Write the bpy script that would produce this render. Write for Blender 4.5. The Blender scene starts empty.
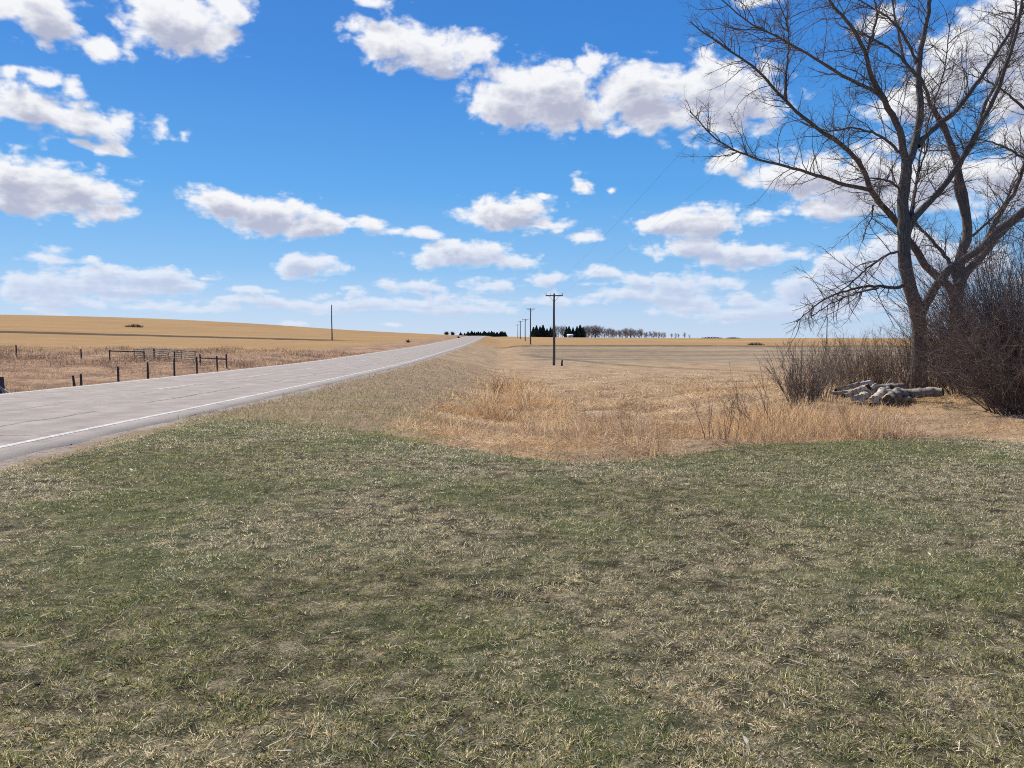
import bpy, math, random
import numpy as np

random.seed(7)
RNG = np.random.RandomState(11)
scene = bpy.context.scene
COL = scene.collection
R = math.radians

# ------------------------------------------------------------------ camera
F = 760.0
HOR = 338.0
EYE = 1.6
PITCH = math.atan((384 - HOR) / F)
cam_d = bpy.data.cameras.new('camera')
cam_d.sensor_width = 36.0
cam_d.lens = F / 1024 * 36.0
cam_d.clip_start = 0.05
cam_d.clip_end = 20000
cam = bpy.data.objects.new('camera', cam_d)
COL.objects.link(cam)
cam.location = (0, 0, EYE)
cam.rotation_euler = (math.pi / 2 - PITCH, 0, 0)
scene.camera = cam
scene.render.resolution_x = 1024
scene.render.resolution_y = 768


def ray(px, py):
    a = (px - 512) / F
    b = (384 - py) / F
    return np.array([a, math.cos(PITCH) + b * math.sin(PITCH), b * math.cos(PITCH) - math.sin(PITCH)])


def at(px, py, d):
    """world point seen in direction px,py at the distance d along +Y"""
    r = ray(px, py)
    return np.array([0, 0, EYE]) + r * (d / r[1])


def xof(px, d):
    return at(px, HOR, d)[0]


# ------------------------------------------------------------------ noise
_tab = np.random.RandomState(3).rand(256, 256)


def vnoise(x, y, s=0):
    x = np.asarray(x, float) + s * 17.31
    y = np.asarray(y, float) + s * 9.77
    xi = np.floor(x).astype(int); yi = np.floor(y).astype(int)
    fx = x - xi; fy = y - yi
    fx = fx * fx * (3 - 2 * fx); fy = fy * fy * (3 - 2 * fy)
    g = lambda a, b: _tab[a & 255, b & 255]
    return ((g(xi, yi) * (1 - fx) + g(xi + 1, yi) * fx) * (1 - fy)
            + (g(xi, yi + 1) * (1 - fx) + g(xi + 1, yi + 1) * fx) * fy)


def fbm(x, y, s=0, o=4):
    v = 0; a = .5; t = 0
    for k in range(o):
        v = v + a * vnoise(np.asarray(x) * 2 ** k, np.asarray(y) * 2 ** k, s + k * 3)
        t += a; a *= .5
    return v / t


def sstep(a, b, x):
    t = np.clip((np.asarray(x, float) - a) / (b - a), 0, 1)
    return t * t * (3 - 2 * t)


# ------------------------------------------------------------------ terrain
def slopes(k, v):
    d = np.diff(v, axis=-1) / np.diff(k)
    m = np.empty_like(v)
    m[..., 0] = d[..., 0]; m[..., -1] = d[..., -1]
    a = d[..., :-1]; b = d[..., 1:]
    with np.errstate(divide='ignore', invalid='ignore'):
        hm = np.where(a * b > 0, 2 * a * b / (a + b), 0)
    m[..., 1:-1] = hm
    return m


def hermite(k, v, m, x):
    """k [n], v,m [n] or [N,n], x [N]"""
    i = np.clip(np.searchsorted(k, x, side='right') - 1, 0, len(k) - 2)
    h = (k[1:] - k[:-1])[i]
    t = np.clip((x - k[i]) / h, 0, 1)
    if v.ndim == 1:
        v0, v1, m0, m1 = v[i], v[i + 1], m[i], m[i + 1]
    else:
        r = np.arange(len(x))
        v0, v1, m0, m1 = v[r, i], v[r, i + 1], m[r, i], m[r, i + 1]
    t2 = t * t; t3 = t2 * t
    return (2 * t3 - 3 * t2 + 1) * v0 + (t3 - 2 * t2 + t) * h * m0 + (-2 * t3 + 3 * t2) * v1 + (t3 - t2) * h * m1


ZRK = np.array([-60, 0, 10, 18, 28, 45, 58, 90, 130, 200, 300, 385, 450, 600, 1000, 4000.])
ZRV = np.array([0.05, 0, 0, -.07, -.15, -.25, -.30, -.2, 0.0, .6, 1.75, 2.65, 2.7, 1.5, 1.0, 1.0])
ZRM = slopes(ZRK, ZRV)


def zroad(y):
    return hermite(ZRK, ZRV, ZRM, np.asarray(y, float))


RC = np.array([-6.5, -3, 0.5, 4, 8, 14, 60, 300, 3000.])
RY = np.array([-60, 0, 11, 16, 22, 30, 45, 70, 95, 130, 190, 300, 400, 650, 1000, 4000.])
RT = np.array([
    [0, 0, 0, 0, 0, 0, 0, 0, 0],
    [0, 0, 0, 0, 0, 0, 0, 0, 0],
    [0, -.02, -.03, 0, 0, 0, 0, 0, 0],
    [0, -.15, -.45, -.40, -.05, 0, 0, 0, 0],
    [0, -.35, -.85, -.70, -.10, .05, 0, 0, 0],
    [0, -.60, -1.15, -1.0, -.55, -.15, -.2, -.2, -.2],
    [0, -.90, -1.5, -1.3, -1.2, -1.0, -.9, -.8, -.8],
    [0, -1.1, -1.75, -1.6, -1.55, -1.5, -1.4, -1.2, -1.0],
    [0, -1.1, -1.9, -1.8, -1.8, -1.8, -1.7, -1.4, -1.2],
    [0, -.80, -1.5, -1.35, -1.3, -1.3, -1.2, -1.0, -1.0],
    [0, -.10, -.5, -.10, 0, 0, -.1, -.2, -.2],
    [0, 1.0, .5, .5, .5, .5, .3, .1, .1],
    [0, 2.0, 1.5, 1.3, 1.2, 1.1, .8, .5, .5],
    [0, 2.6, 2.7, 2.8, 2.8, 2.7, 2.1, .9, .9],
    [0, 2.5, 2.8, 2.9, 2.9, 2.9, 2.4, 1.0, 1.0],
    [0, 2.5, 2.8, 2.9, 2.9, 2.9, 2.4, 1.0, 1.0]])
LC = np.array([-3000, -900, -400, -290, -220, -150, -90, -38, -22, -18.5, -15.4])
LY = np.array([-60, 20, 45, 60, 100, 195, 300, 450, 650, 1000, 4000.])
LT = np.array([
    [0, 0, 0, 0, 0, 0, 0, -.2, -1.0, -1.3, 0],
    [.2, .2, .2, .1, .1, .1, 0, -.2, -1.1, -1.4, 0],
    [.4, .4, .4, .3, .3, .2, .1, -.05, -.9, -1.15, 0],
    [.6, .6, .5, .4, .35, .3, .2, 0, -.4, -.75, 0],
    [2.5, 2.2, 1.9, 1.6, 1.3, .9, .5, .2, -.1, -.4, 0],
    [9, 8, 6.2, 5.4, 4.7, 3.75, 2.3, .9, .5, .2, 0],
    [15, 13, 11.4, 10, 8.6, 6.5, 4.1, 2.2, 1.6, 1.3, 0],
    [20, 18, 16.4, 15.1, 13.6, 10.4, 6.4, 3.8, 3.1, 2.7, 0],
    [17, 15, 13, 11.5, 10, 7.5, 4.8, 3.6, 3.2, 2.6, 0],
    [10, 9, 8, 7, 6, 5, 4, 3, 3, 2.4, 0],
    [10, 9, 8, 7, 6, 5, 4, 3, 3, 2.4, 0.]])
RTs = slopes(RY, RT.T).T
LTs = slopes(LY, LT.T).T


def table(ky, T, Ts, kc, y, off, edge, zr):
    cols = []
    for j in range(T.shape[1]):
        cols.append(zr if j == edge else hermite(ky, T[:, j], Ts[:, j], y))
    V = np.stack(cols, 1)
    return hermite(kc, V, slopes(kc, V), off)


def yb(x):
    """edge of the mown lawn: y of the edge at a given x"""
    return np.interp(x, [-6.2, -4.2, -2.4, -.8, -.17, .78, 1.75, 2.7, 3.47, 4.6, 6, 7.5, 8, 9.5, 14],
                     [15.8, 15.2, 13.7, 11.6, 10.9, 10.2, 10.4, 10.95, 11.6, 12.2, 12.4, 12.6, 11.9, 10.5, 9])


def ground(x, y, detail=True):
    shp = np.shape(x)
    x = np.atleast_1d(np.asarray(x, float)).ravel(); y = np.atleast_1d(np.asarray(y, float)).ravel()
    off = x + .016 * y
    zr = zroad(y)
    z = np.where(off > -10.9, table(RY, RT, RTs, RC, y, np.maximum(off, -6.5), 0, zr),
                 table(LY, LT, LTs, LC, y, np.minimum(off, -15.4), len(LC) - 1, zr))
    ins = sstep(4.3, 3.9, np.abs(off + 10.95))
    z = z - .02 - .10 * ins
    if detail:
        lawn = sstep(.4, -.4, y - yb(x)) * sstep(-6.3, -5.8, off)
        rough = sstep(.5, 2.5, np.abs(off + 10.95) - 4.3) * (1 - lawn)
        z = z + lawn * ((fbm(x * 1.3, y * 1.3, 1) - .5) * .05 + (fbm(x * 6, y * 6, 2) - .5) * .02)
        z = z + rough * ((fbm(x * .5, y * .5, 4) - .5) * .22 + (fbm(x * 2.2, y * 2.2, 5) - .5) * .10) * sstep(600, 60, y)
        # low lip where the mown lawn ends
        e = y - yb(x)
        z = z - .12 * np.exp(-((e - .2) / .22) ** 2) * sstep(-4, -1, x) * (.3 + 1.2 * fbm(x * .8, y * .8, 6))
    return z.reshape(shp)


def gz(x, y):
    return float(ground(np.array([x]), np.array([y]))[0])


# ------------------------------------------------------------------ mesh helpers
def make_mesh(name, V, quads=None, tris=None, mats=(), col=None, smooth=False, parent=None, attrs=None, mat_idx=None):
    V = np.asarray(V, np.float32).reshape(-1, 3)
    q = np.zeros((0, 4), np.int32) if quads is None else np.asarray(quads, np.int32).reshape(-1, 4)
    t = np.zeros((0, 3), np.int32) if tris is None else np.asarray(tris, np.int32).reshape(-1, 3)
    me = bpy.data.meshes.new(name)
    me.vertices.add(len(V))
    me.vertices.foreach_set('co', V.ravel())
    nl = q.size + t.size
    me.loops.add(nl)
    me.loops.foreach_set('vertex_index', np.concatenate([q.ravel(), t.ravel()]).astype(np.int32))
    me.polygons.add(len(q) + len(t))
    st = np.concatenate([np.arange(len(q)) * 4, q.size + np.arange(len(t)) * 3]).astype(np.int32)
    me.polygons.foreach_set('loop_start', st)
    if smooth:
        me.polygons.foreach_set('use_smooth', np.ones(len(st), bool))
    if mat_idx is not None:
        me.polygons.foreach_set('material_index', np.asarray(mat_idx, np.int32))
    if col is not None:
        a = me.attributes.new('Col', 'FLOAT_COLOR', 'POINT')
        c = np.ones((len(V), 4), np.float32); c[:, :3] = col
        a.data.foreach_set('color', c.ravel())
    for k, v in (attrs or {}).items():
        a = me.attributes.new(k, 'FLOAT', 'POINT')
        a.data.foreach_set('value', np.asarray(v, np.float32))
    for m in (mats if isinstance(mats, (list, tuple)) else [mats]):
        me.materials.append(m)
    me.update(calc_edges=True)
    me.validate()
    o = bpy.data.objects.new(name, me)
    COL.objects.link(o)
    if parent:
        o.parent = parent
    return o


def tag(o, label=None, cat=None, group=None, kind=None):
    if label: o['label'] = label
    if cat: o['category'] = cat
    if group: o['group'] = group
    if kind: o['kind'] = kind
    return o


def thing(name, loc, label, cat, group=None, rz=0):
    o = bpy.data.objects.new(name, None)
    COL.objects.link(o)
    o.location = loc
    o.rotation_euler = (0, 0, rz)
    o.empty_display_size = .2
    return tag(o, label, cat, group)


class MB:
    """collects shapes for ONE mesh"""
    def __init__(s):
        s.v = []; s.q = []; s.t = []; s.n = 0; s.qi = []; s.ti = []

    def add(s, V, quads=None, tris=None, mi=0):
        V = np.asarray(V, float).reshape(-1, 3)
        s.v.append(V)
        if quads is not None and len(quads):
            q = np.asarray(quads).reshape(-1, 4) + s.n; s.q.append(q); s.qi += [mi] * len(q)
        if tris is not None and len(tris):
            t = np.asarray(tris).reshape(-1, 3) + s.n; s.t.append(t); s.ti += [mi] * len(t)
        s.n += len(V)

    def tubes(s, P, Rr, sides=4, mi=0, cap=False):
        V, q = tube_arrays(P, Rr, sides)
        n0 = s.n
        s.add(V, q, mi=mi)
        if cap:
            M, K = P.shape[:2]
            for m in range(M):
                for k, rev in ((0, True), (K - 1, False)):
                    base = (m * K + k) * sides
                    c = np.asarray(P[m, k]).reshape(1, 3)
                    ci = s.n
                    s.add(c)
                    tr = []
                    for j in range(sides):
                        a, b = n0 + base + j, n0 + base + (j + 1) % sides
                        tr.append((b, a, ci) if rev else (a, b, ci))
                    s.t.append(np.array(tr)); s.ti += [mi] * sides

    def box(s, lo, hi, mi=0):
        x0, y0, z0 = lo; x1, y1, z1 = hi
        V = [(x0, y0, z0), (x1, y0, z0), (x1, y1, z0), (x0, y1, z0), (x0, y0, z1), (x1, y0, z1), (x1, y1, z1), (x0, y1, z1)]
        s.add(V, [(3, 2, 1, 0), (4, 5, 6, 7), (0, 1, 5, 4), (1, 2, 6, 5), (2, 3, 7, 6), (3, 0, 4, 7)], mi=mi)

    def build(s, name, mats, parent=None, smooth=False, col=None):
        V = np.concatenate(s.v)
        q = np.concatenate(s.q) if s.q else None
        t = np.concatenate(s.t) if s.t else None
        return make_mesh(name, V, q, t, mats, parent=parent, smooth=smooth, col=col, mat_idx=s.qi + s.ti)


def norm(v):
    return v / np.maximum(np.linalg.norm(v, axis=-1, keepdims=True), 1e-9)


def tube_arrays(P, Rr, sides):
    P = np.asarray(P, float); Rr = np.asarray(Rr, float)
    M, K, _ = P.shape
    T = np.empty_like(P)
    T[:, 1:-1] = P[:, 2:] - P[:, :-2]; T[:, 0] = P[:, 1] - P[:, 0]; T[:, -1] = P[:, -1] - P[:, -2]
    T = norm(T)
    mean = norm(P[:, -1] - P[:, 0])
    ref = np.where(np.abs(mean[:, 2:3]) > .8, np.array([[1., 0.13, 0]]), np.array([[0., 0.1, 1.]]))
    ref = np.repeat(ref[:, None], K, 1)
    U = norm(np.cross(T, ref)); W = np.cross(T, U)
    a = np.arange(sides) * 2 * math.pi / sides
    V = P[:, :, None] + Rr[:, :, None, None] * (np.cos(a)[None, None, :, None] * U[:, :, None] + np.sin(a)[None, None, :, None] * W[:, :, None])
    idx = np.arange(M * K * sides).reshape(M, K, sides)
    b = np.roll(idx, -1, 2)
    q = np.stack([idx[:, :-1], b[:, :-1], b[:, 1:], idx[:, 1:]], -1).reshape(-1, 4)
    return V.reshape(-1, 3), q


def grow(P, Rr, n, tmin, lmin, lmax, ang, K, rad, up=.3, wig=.15, tmax=1.0, rng=RNG, lfall=.4, tip=.25):
    """n children starting on the parent paths P [M,K0,3]; returns paths and radii"""
    M, K0, _ = P.shape
    seg = np.linalg.norm(np.diff(P, axis=1), axis=2).sum(1)
    w = seg / seg.sum()
    pi = rng.choice(M, n, p=w)
    t = tmin + (tmax - tmin) * rng.rand(n)
    f = t * (K0 - 1); i = np.minimum(f.astype(int), K0 - 2); f = (f - i)[:, None]
    st = P[pi, i] * (1 - f) + P[pi, i + 1] * f
    tan = norm(P[pi, i + 1] - P[pi, i])
    r0 = Rr[pi, i] * (1 - f[:, 0]) + Rr[pi, i + 1] * f[:, 0]
    rnd = norm(rng.normal(size=(n, 3)))
    perp = norm(np.cross(tan, rnd))
    a = ang * (.6 + .8 * rng.rand(n))[:, None]
    d = norm(tan * np.cos(a) + perp * np.sin(a) + np.array([0, 0, up * .5]))
    L = (lmin + (lmax - lmin) * rng.rand(n) ** 1.3) * (1 - lfall * t)
    step = (L / (K - 1))[:, None]
    out = [st]
    for k in range(1, K):
        d = norm(d + rng.normal(size=(n, 3)) * wig + np.array([0, 0, up * .35]))
        out.append(out[-1] + d * step)
    Q = np.stack(out, 1)
    rr = np.minimum(rad, r0 * .75)
    taper = 1 - (1 - tip) * np.linspace(0, 1, K)
    return Q, rr[:, None] * taper[None]


# ------------------------------------------------------------------ materials
class NT:
    def __init__(s, tree):
        s.t = tree; s.n = tree.nodes; s.l = tree.links

    def node(s, typ, **kw):
        nd = s.n.new(typ)
        for k, v in kw.items():
            setattr(nd, k, v)
        return nd

    def link(s, a, b):
        s.l.new(a, b)

    def _set(s, sock, v):
        if isinstance(v, bpy.types.NodeSocket):
            s.l.new(v, sock)
        elif v is not None:
            sock.default_value = v

    def math(s, op, a, b=None, c=None, clamp=False):
        nd = s.n.new('ShaderNodeMath'); nd.operation = op; nd.use_clamp = clamp
        s._set(nd.inputs[0], a); s._set(nd.inputs[1], b)
        if c is not None: s._set(nd.inputs[2], c)
        return nd.outputs[0]

    def vmath(s, op, a, b=None, c=None):
        nd = s.n.new('ShaderNodeVectorMath'); nd.operation = op
        s._set(nd.inputs[0], a)
        if b is not None: s._set(nd.inputs[1], b)
        if c is not None: s._set(nd.inputs[2], c)
        return nd.outputs['Value'] if op in ('LENGTH', 'DOT_PRODUCT', 'DISTANCE') else nd.outputs[0]

    def noise(s, vec, scale, detail=4, rough=.55, dist=0, dims='3D'):
        nd = s.n.new('ShaderNodeTexNoise'); nd.noise_dimensions = dims
        s._set(nd.inputs['Vector'], vec)
        nd.inputs['Scale'].default_value = scale
        nd.inputs['Detail'].default_value = detail
        nd.inputs['Roughness'].default_value = rough
        nd.inputs['Distortion'].default_value = dist
        return nd.outputs[0]

    def step(s, v, a, b):
        nd = s.n.new('ShaderNodeMapRange'); nd.interpolation_type = 'SMOOTHSTEP'
        s._set(nd.inputs[0], v); s._set(nd.inputs[1], a); s._set(nd.inputs[2], b)
        return nd.outputs[0]

    def mix(s, f, a, b):
        nd = s.n.new('ShaderNodeMix'); nd.data_type = 'RGBA'
        s._set(nd.inputs[0], f)
        for k, v in ((6, a), (7, b)):
            if isinstance(v, tuple): v = (*v[:3], 1)
            s._set(nd.inputs[k], v)
        return nd.outputs[2]

    def ramp(s, v, stops):
        nd = s.n.new('ShaderNodeValToRGB')
        e = nd.color_ramp.elements
        while len(e) < len(stops): e.new(.5)
        for el, (p, c) in zip(e, stops):
            el.position = p; el.color = (*c, 1)
        s._set(nd.inputs[0], v)
        return nd.outputs[0]

    def sep(s, v):
        nd = s.n.new('ShaderNodeSeparateXYZ'); s._set(nd.inputs[0], v)
        return nd.outputs

    def comb(s, x, y, z):
        nd = s.n.new('ShaderNodeCombineXYZ')
        for i, v in enumerate((x, y, z)): s._set(nd.inputs[i], v)
        return nd.outputs[0]


def new_mat(name):
    m = bpy.data.materials.new(name); m.use_nodes = True
    nt = NT(m.node_tree)
    b = nt.n['Principled BSDF']
    b.inputs['Specular IOR Level'].default_value = .2
    b.inputs['Roughness'].default_value = .85
    return m, nt, b


def simple_mat(name, ca, cb, scale=8, rough=.85, stretch=(1, 1, 1), bump=.3, bdist=.01, detail=6, spec=.2, metal=0):
    m, nt, b = new_mat(name)
    tc = nt.node('ShaderNodeTexCoord')
    v = nt.vmath('MULTIPLY', tc.outputs['Object'], stretch)
    n = nt.noise(v, scale, detail, .65)
    nt.link(nt.ramp(n, [(.3, ca), (.7, cb)]), b.inputs['Base Color'])
    b.inputs['Roughness'].default_value = rough
    b.inputs['Specular IOR Level'].default_value = spec
    b.inputs['Metallic'].default_value = metal
    if bump:
        bp = nt.node('ShaderNodeBump'); bp.inputs['Strength'].default_value = bump; bp.inputs['Distance'].default_value = bdist
        nt.link(n, bp.inputs['Height']); nt.link(bp.outputs[0], b.inputs['Normal'])
    return m


def blade_mat(name, trans=.3):
    m, nt, b = new_mat(name)
    at_ = nt.node('ShaderNodeAttribute', attribute_name='Col')
    nt.n.remove(b)
    out = nt.n['Material Output']
    d = nt.node('ShaderNodeBsdfDiffuse'); t = nt.node('ShaderNodeBsdfTranslucent')
    nt.link(at_.outputs['Color'], d.inputs[0])
    dim = nt.vmath('SCALE', at_.outputs['Color']); dim.node.inputs['Scale'].default_value = trans
    nt.link(dim, t.inputs[0])
    mx = nt.node('ShaderNodeAddShader')
    nt.link(d.outputs[0], mx.inputs[0]); nt.link(t.outputs[0], mx.inputs[1])
    nt.link(mx.outputs[0], out.inputs[0])
    return m


M_BLADE = blade_mat('dry_grass_blades', .55)
M_BARK = simple_mat('rough_grey_brown_bark', (.060, .047, .038), (.23, .19, .155), 9, .95, (3, 3, .5), .9, .03)
M_TWIG = simple_mat('bare_twigs', (.10, .077, .062), (.23, .18, .15), 3, .9, bump=0)
M_SHRUB = simple_mat('dark_shrub_stems', (.085, .058, .045), (.28, .20, .155), 5, .85, bump=0)
M_SHRUB2 = simple_mat('grey_brown_shrub_stems', (.13, .098, .074), (.37, .285, .215), 5, .9, bump=0)
M_WEED = simple_mat('dry_weed_stalks', (.16, .10, .065), (.33, .22, .13), 6, .9, bump=0)
M_LOGBARK = simple_mat('weathered_silver_bark', (.075, .06, .048), (.52, .45, .37), 7, .95, (1, 1, .35), .8, .02)
M_LOGEND = simple_mat('weathered_cut_wood', (.035, .028, .022), (.15, .12, .095), 14, .95, bump=.5)
M_LOGPALE = simple_mat('pale_barkless_wood', (.24, .195, .15), (.72, .64, .54), 9, .9, (1, 1, .25), .5, .01)
M_POLE = simple_mat('weathered_pole_wood', (.07, .06, .052), (.17, .145, .125), 4, .9, (4, 4, .3), .4)
M_POST = simple_mat('dark_treated_post', (.045, .036, .031), (.13, .10, .085), 12, .9, (2, 2, .4), .5)
M_RAIL = simple_mat('grey_gate_pipe', (.13, .115, .105), (.24, .22, .20), 10, .55, bump=.1, metal=.3)
M_WIRE = simple_mat('dull_wire', (.05, .05, .052), (.09, .09, .095), 10, .6, bump=0, metal=.5)
M_CERAMIC = simple_mat('brown_glazed_insulator', (.10, .06, .045), (.16, .11, .09), 20, .3, bump=0, spec=.5)
M_WHITE = simple_mat('white_sheet_cladding', (.66, .66, .65), (.80, .80, .79), 3, .6, bump=.05)
M_ROOF = simple_mat('pale_metal_roof', (.55, .56, .58), (.68, .69, .70), 3, .5, bump=.05)
M_DOOR = simple_mat('grey_barn_door', (.25, .25, .26), (.34, .34, .35), 5, .7, bump=.1)
M_NEEDLE = simple_mat('dark_spruce_needles', (.018, .028, .020), (.050, .066, .042), 1.2, .9, bump=0)
M_FARTWIG = simple_mat('far_bare_twigs', (.24, .205, .195), (.38, .335, .32), .6, .9, bump=0)
M_FARBUSH = simple_mat('far_brown_brush', (.06, .04, .028), (.14, .095, .06), 2, .9, bump=0)
M_SOIL = simple_mat('dark_damp_soil', (.035, .026, .018), (.09, .065, .045), 18, .95, bump=.8)


# ground: one sheet, zones by world position
def ground_material():
    m, nt, b = new_mat('prairie_ground')
    geo = nt.node('ShaderNodeNewGeometry')
    P = geo.outputs['Position']
    X, Y, Z = nt.sep(P)[:3]
    off = nt.math('MULTIPLY_ADD', Y, .016, X)
    elawn = nt.node('ShaderNodeAttribute', attribute_name='elawn').outputs['Fac']
    nbig = nt.noise(P, .035, 5, .6)
    nmid = nt.noise(P, .45, 6, .62)
    nfin = nt.noise(P, 5.0, 6, .7)
    nvf = nt.noise(P, 85.0, 4, .75)
    # stretched by grazing drill rows (rows run along the road)
    rows = nt.noise(nt.vmath('MULTIPLY', P, (1.0, .06, 1)), .9, 5, .6)
    rowsx = nt.noise(nt.vmath('MULTIPLY', P, (.05, .6, 1)), .35, 5, .6)
    # stubble gold
    mixn = nt.math('ADD', nt.math('MULTIPLY', nbig, .5), nt.math('MULTIPLY', rowsx, .5))
    gold = nt.ramp(mixn, [(.30, (.34, .20, .088)), (.52, (.43, .27, .125)), (.72, (.52, .36, .19))])
    gold = nt.mix(nt.math('MULTIPLY', nt.step(rows, .45, .7), .30), gold, (.30, .19, .085))
    gold = nt.mix(nt.math('MULTIPLY', nfin, .35), gold, (.31, .175, .07))
    gold = nt.vmath('SCALE', gold); gold.node.inputs['Scale'].default_value = .83
    # hay / rough tan grass
    tan = nt.ramp(nmid, [(.30, (.20, .135, .085)), (.5, (.40, .28, .17)), (.72, (.56, .43, .285))])
    tan = nt.mix(nt.step(nfin, .35, .7), tan, (.37, .25, .145))
    tan = nt.vmath('SCALE', tan); tan.node.inputs['Scale'].default_value = .86
    # grey tilled
    grey = nt.ramp(nt.math('ADD', nt.math('MULTIPLY', rowsx, .7), nt.math('MULTIPLY', nmid, .3)),
                   [(.36, (.17, .122, .080)), (.5, (.27, .20, .132)), (.64, (.38, .29, .195))])
    # reddish rough
    red = nt.ramp(nt.noise(P, .35, 7, .7), [(.3, (.12, .075, .055)), (.46, (.27, .165, .105)), (.6, (.39, .255, .155)), (.8, (.48, .36, .23))])
    # lawn thatch; its dark stops also paint in shadow deep between the blades
    th = nt.ramp(nt.math('ADD', nt.math('MULTIPLY', nfin, .55), nt.math('MULTIPLY', nvf, .45)),
                 [(.40, (.022, .018, .012)), (.5, (.10, .082, .05)), (.60, (.34, .28, .18))])
    thg = nt.mix(nt.math('MULTIPLY', nt.step(nmid, .42, .62), .55), th, (.075, .10, .035))
    jit = nt.math('MULTIPLY', nt.math('SUBTRACT', nmid, .5), 1.0)
    # --- right of road
    dirt = nt.ramp(nfin, [(.3, (.03, .022, .016)), (.7, (.12, .085, .055))])
    yn = nt.math('MULTIPLY_ADD', nt.math('SUBTRACT', nbig, .5), 26, Y)
    yn2 = nt.math('MULTIPLY_ADD', nt.math('SUBTRACT', nbig, .5), 10, Y)
    right = nt.mix(nt.step(yn, 94, 103), tan, grey)
    offs = nt.math('MULTIPLY_ADD', nt.math('SUBTRACT', nmid, .5), 3, off)
    isf = nt.step(offs, 3.0, 6.0)
    right = nt.mix(isf, tan, right)
    right = nt.mix(nt.step(yn2, 176, 180), right, gold)
    strip = nt.math('MULTIPLY', nt.step(yn2, 171, 174), nt.step(yn2, 184, 180))
    strip = nt.math('MULTIPLY', strip, nt.step(off, -3, 3))
    right = nt.mix(nt.math('MULTIPLY', strip, .75), right, (.085, .058, .036))
    # swath edge curving across the hay
    sw = nt.math('SUBTRACT', Y, nt.math('MULTIPLY_ADD', off, -3.2, 146))
    sw = nt.math('ABSOLUTE', nt.math('MULTIPLY_ADD', nt.math('SUBTRACT', nmid, .5), 5, sw))
    swm = nt.math('MULTIPLY', nt.step(sw, 5.0, 1.0), nt.math('MULTIPLY', nt.step(off, 2, 5), nt.step(off, 30, 20)))
    right = nt.mix(nt.math('MULTIPLY', swm, .55), right, (.10, .07, .045))
    sw2 = nt.math('ABSOLUTE', nt.math('MULTIPLY_ADD', nt.math('SUBTRACT', nmid, .5), 6, nt.math('SUBTRACT', Y, 46)))
    swm2 = nt.math('MULTIPLY', nt.step(sw2, 1.8, .3), nt.math('MULTIPLY', nt.step(off, 7, 11), nt.step(off, 26, 20)))
    right = nt.mix(nt.math('MULTIPLY', swm2, .6), right, (.09, .062, .04))
    # far pale streaks
    pale = nt.math('MULTIPLY', nt.step(rowsx, .56, .64), nt.step(Y, 200, 260))
    right = nt.mix(nt.math('MULTIPLY', pale, .6), right, (.56, .45, .28))
    # --- left of road
    ly = nt.math('MULTIPLY_ADD', nt.math('SUBTRACT', nmid, .5), 14, Y)
    left = nt.mix(nt.step(ly, 76, 92), red, gold)
    dstr = nt.math('MULTIPLY', nt.step(yn2, 183, 187), nt.step(yn2, 205, 199))
    dstr = nt.math('MULTIPLY', dstr, nt.step(off, -34, -48))
    left = nt.mix(nt.math('MULTIPLY', dstr, .9), left, (.055, .043, .028))
    # verge beside the road in the distance
    verge = nt.step(nt.math('MULTIPLY_ADD', nt.math('SUBTRACT', nmid, .5), 5, off), -28, -23)
    left = nt.mix(verge, left, red)
    base = nt.mix(nt.step(off, -11.2, -10.8), left, right)
    # mown verge on the near side of the road
    vg = nt.math('MULTIPLY', nt.step(nt.math('MULTIPLY_ADD', jit, 3.0, off), -.8, -3.0), nt.step(off, -8, -7.5))
    vgc = nt.mix(nt.step(nmid, .38, .62), (.25, .185, .12), (.19, .155, .09))
    vgc = nt.mix(nt.step(nfin, .4, .65), vgc, (.32, .245, .16))
    vg = nt.math('MULTIPLY', vg, nt.step(Y, 90, 25))
    base = nt.mix(nt.math('MULTIPLY', vg, .85), base, vgc)
    # lawn
    lw = nt.step(nt.math('MULTIPLY_ADD', nt.math('SUBTRACT', nfin, .5), 1.2, nt.math('MULTIPLY_ADD', jit, .9, elawn)), .25, -.25)
    base = nt.mix(lw, base, thg)
    # gravel shoulders
    gr = nt.ramp(nt.noise(P, 28, 4, .75), [(.3, (.17, .135, .105)), (.5, (.33, .27, .22)), (.72, (.50, .43, .36))])
    ae = nt.math('ABSOLUTE', nt.math('ADD', off, 10.95))
    ae = nt.math('MULTIPLY_ADD', nt.math('SUBTRACT', nt.noise(P, 1.3, 5, .65), .5), 1.3, ae)
    base = nt.mix(nt.step(ae, 4.85, 4.45), base, gr)
    nt.link(base, b.inputs['Base Color'])
    b.inputs['Roughness'].default_value = 1
    b.inputs['Specular IOR Level'].default_value = 0.05
    bp = nt.node('ShaderNodeBump'); bp.inputs['Strength'].default_value = .9; bp.inputs['Distance'].default_value = .05
    nt.link(nt.math('ADD', nfin, nt.math('MULTIPLY', nvf, .25)), bp.inputs['Height'])
    bp2 = nt.node('ShaderNodeBump'); bp2.inputs['Strength'].default_value = .7; bp2.inputs['Distance'].default_value = .5
    nt.link(nmid, bp2.inputs['Height']); nt.link(bp.outputs[0], bp2.inputs['Normal'])
    nt.link(bp2.outputs[0], b.inputs['Normal'])
    return m


def spaced(dense_lo, dense_hi, step, far_lo, far_hi, g):
    c = list(np.arange(dense_lo, dense_hi + 1e-6, step))
    s = step
    while c[-1] < far_hi:
        s *= g; c.append(c[-1] + s)
    s = step; lo = []
    x = c[0]
    while x > far_lo:
        s *= g; x -= s; lo.append(x)
    return np.array(lo[::-1] + c)


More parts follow.
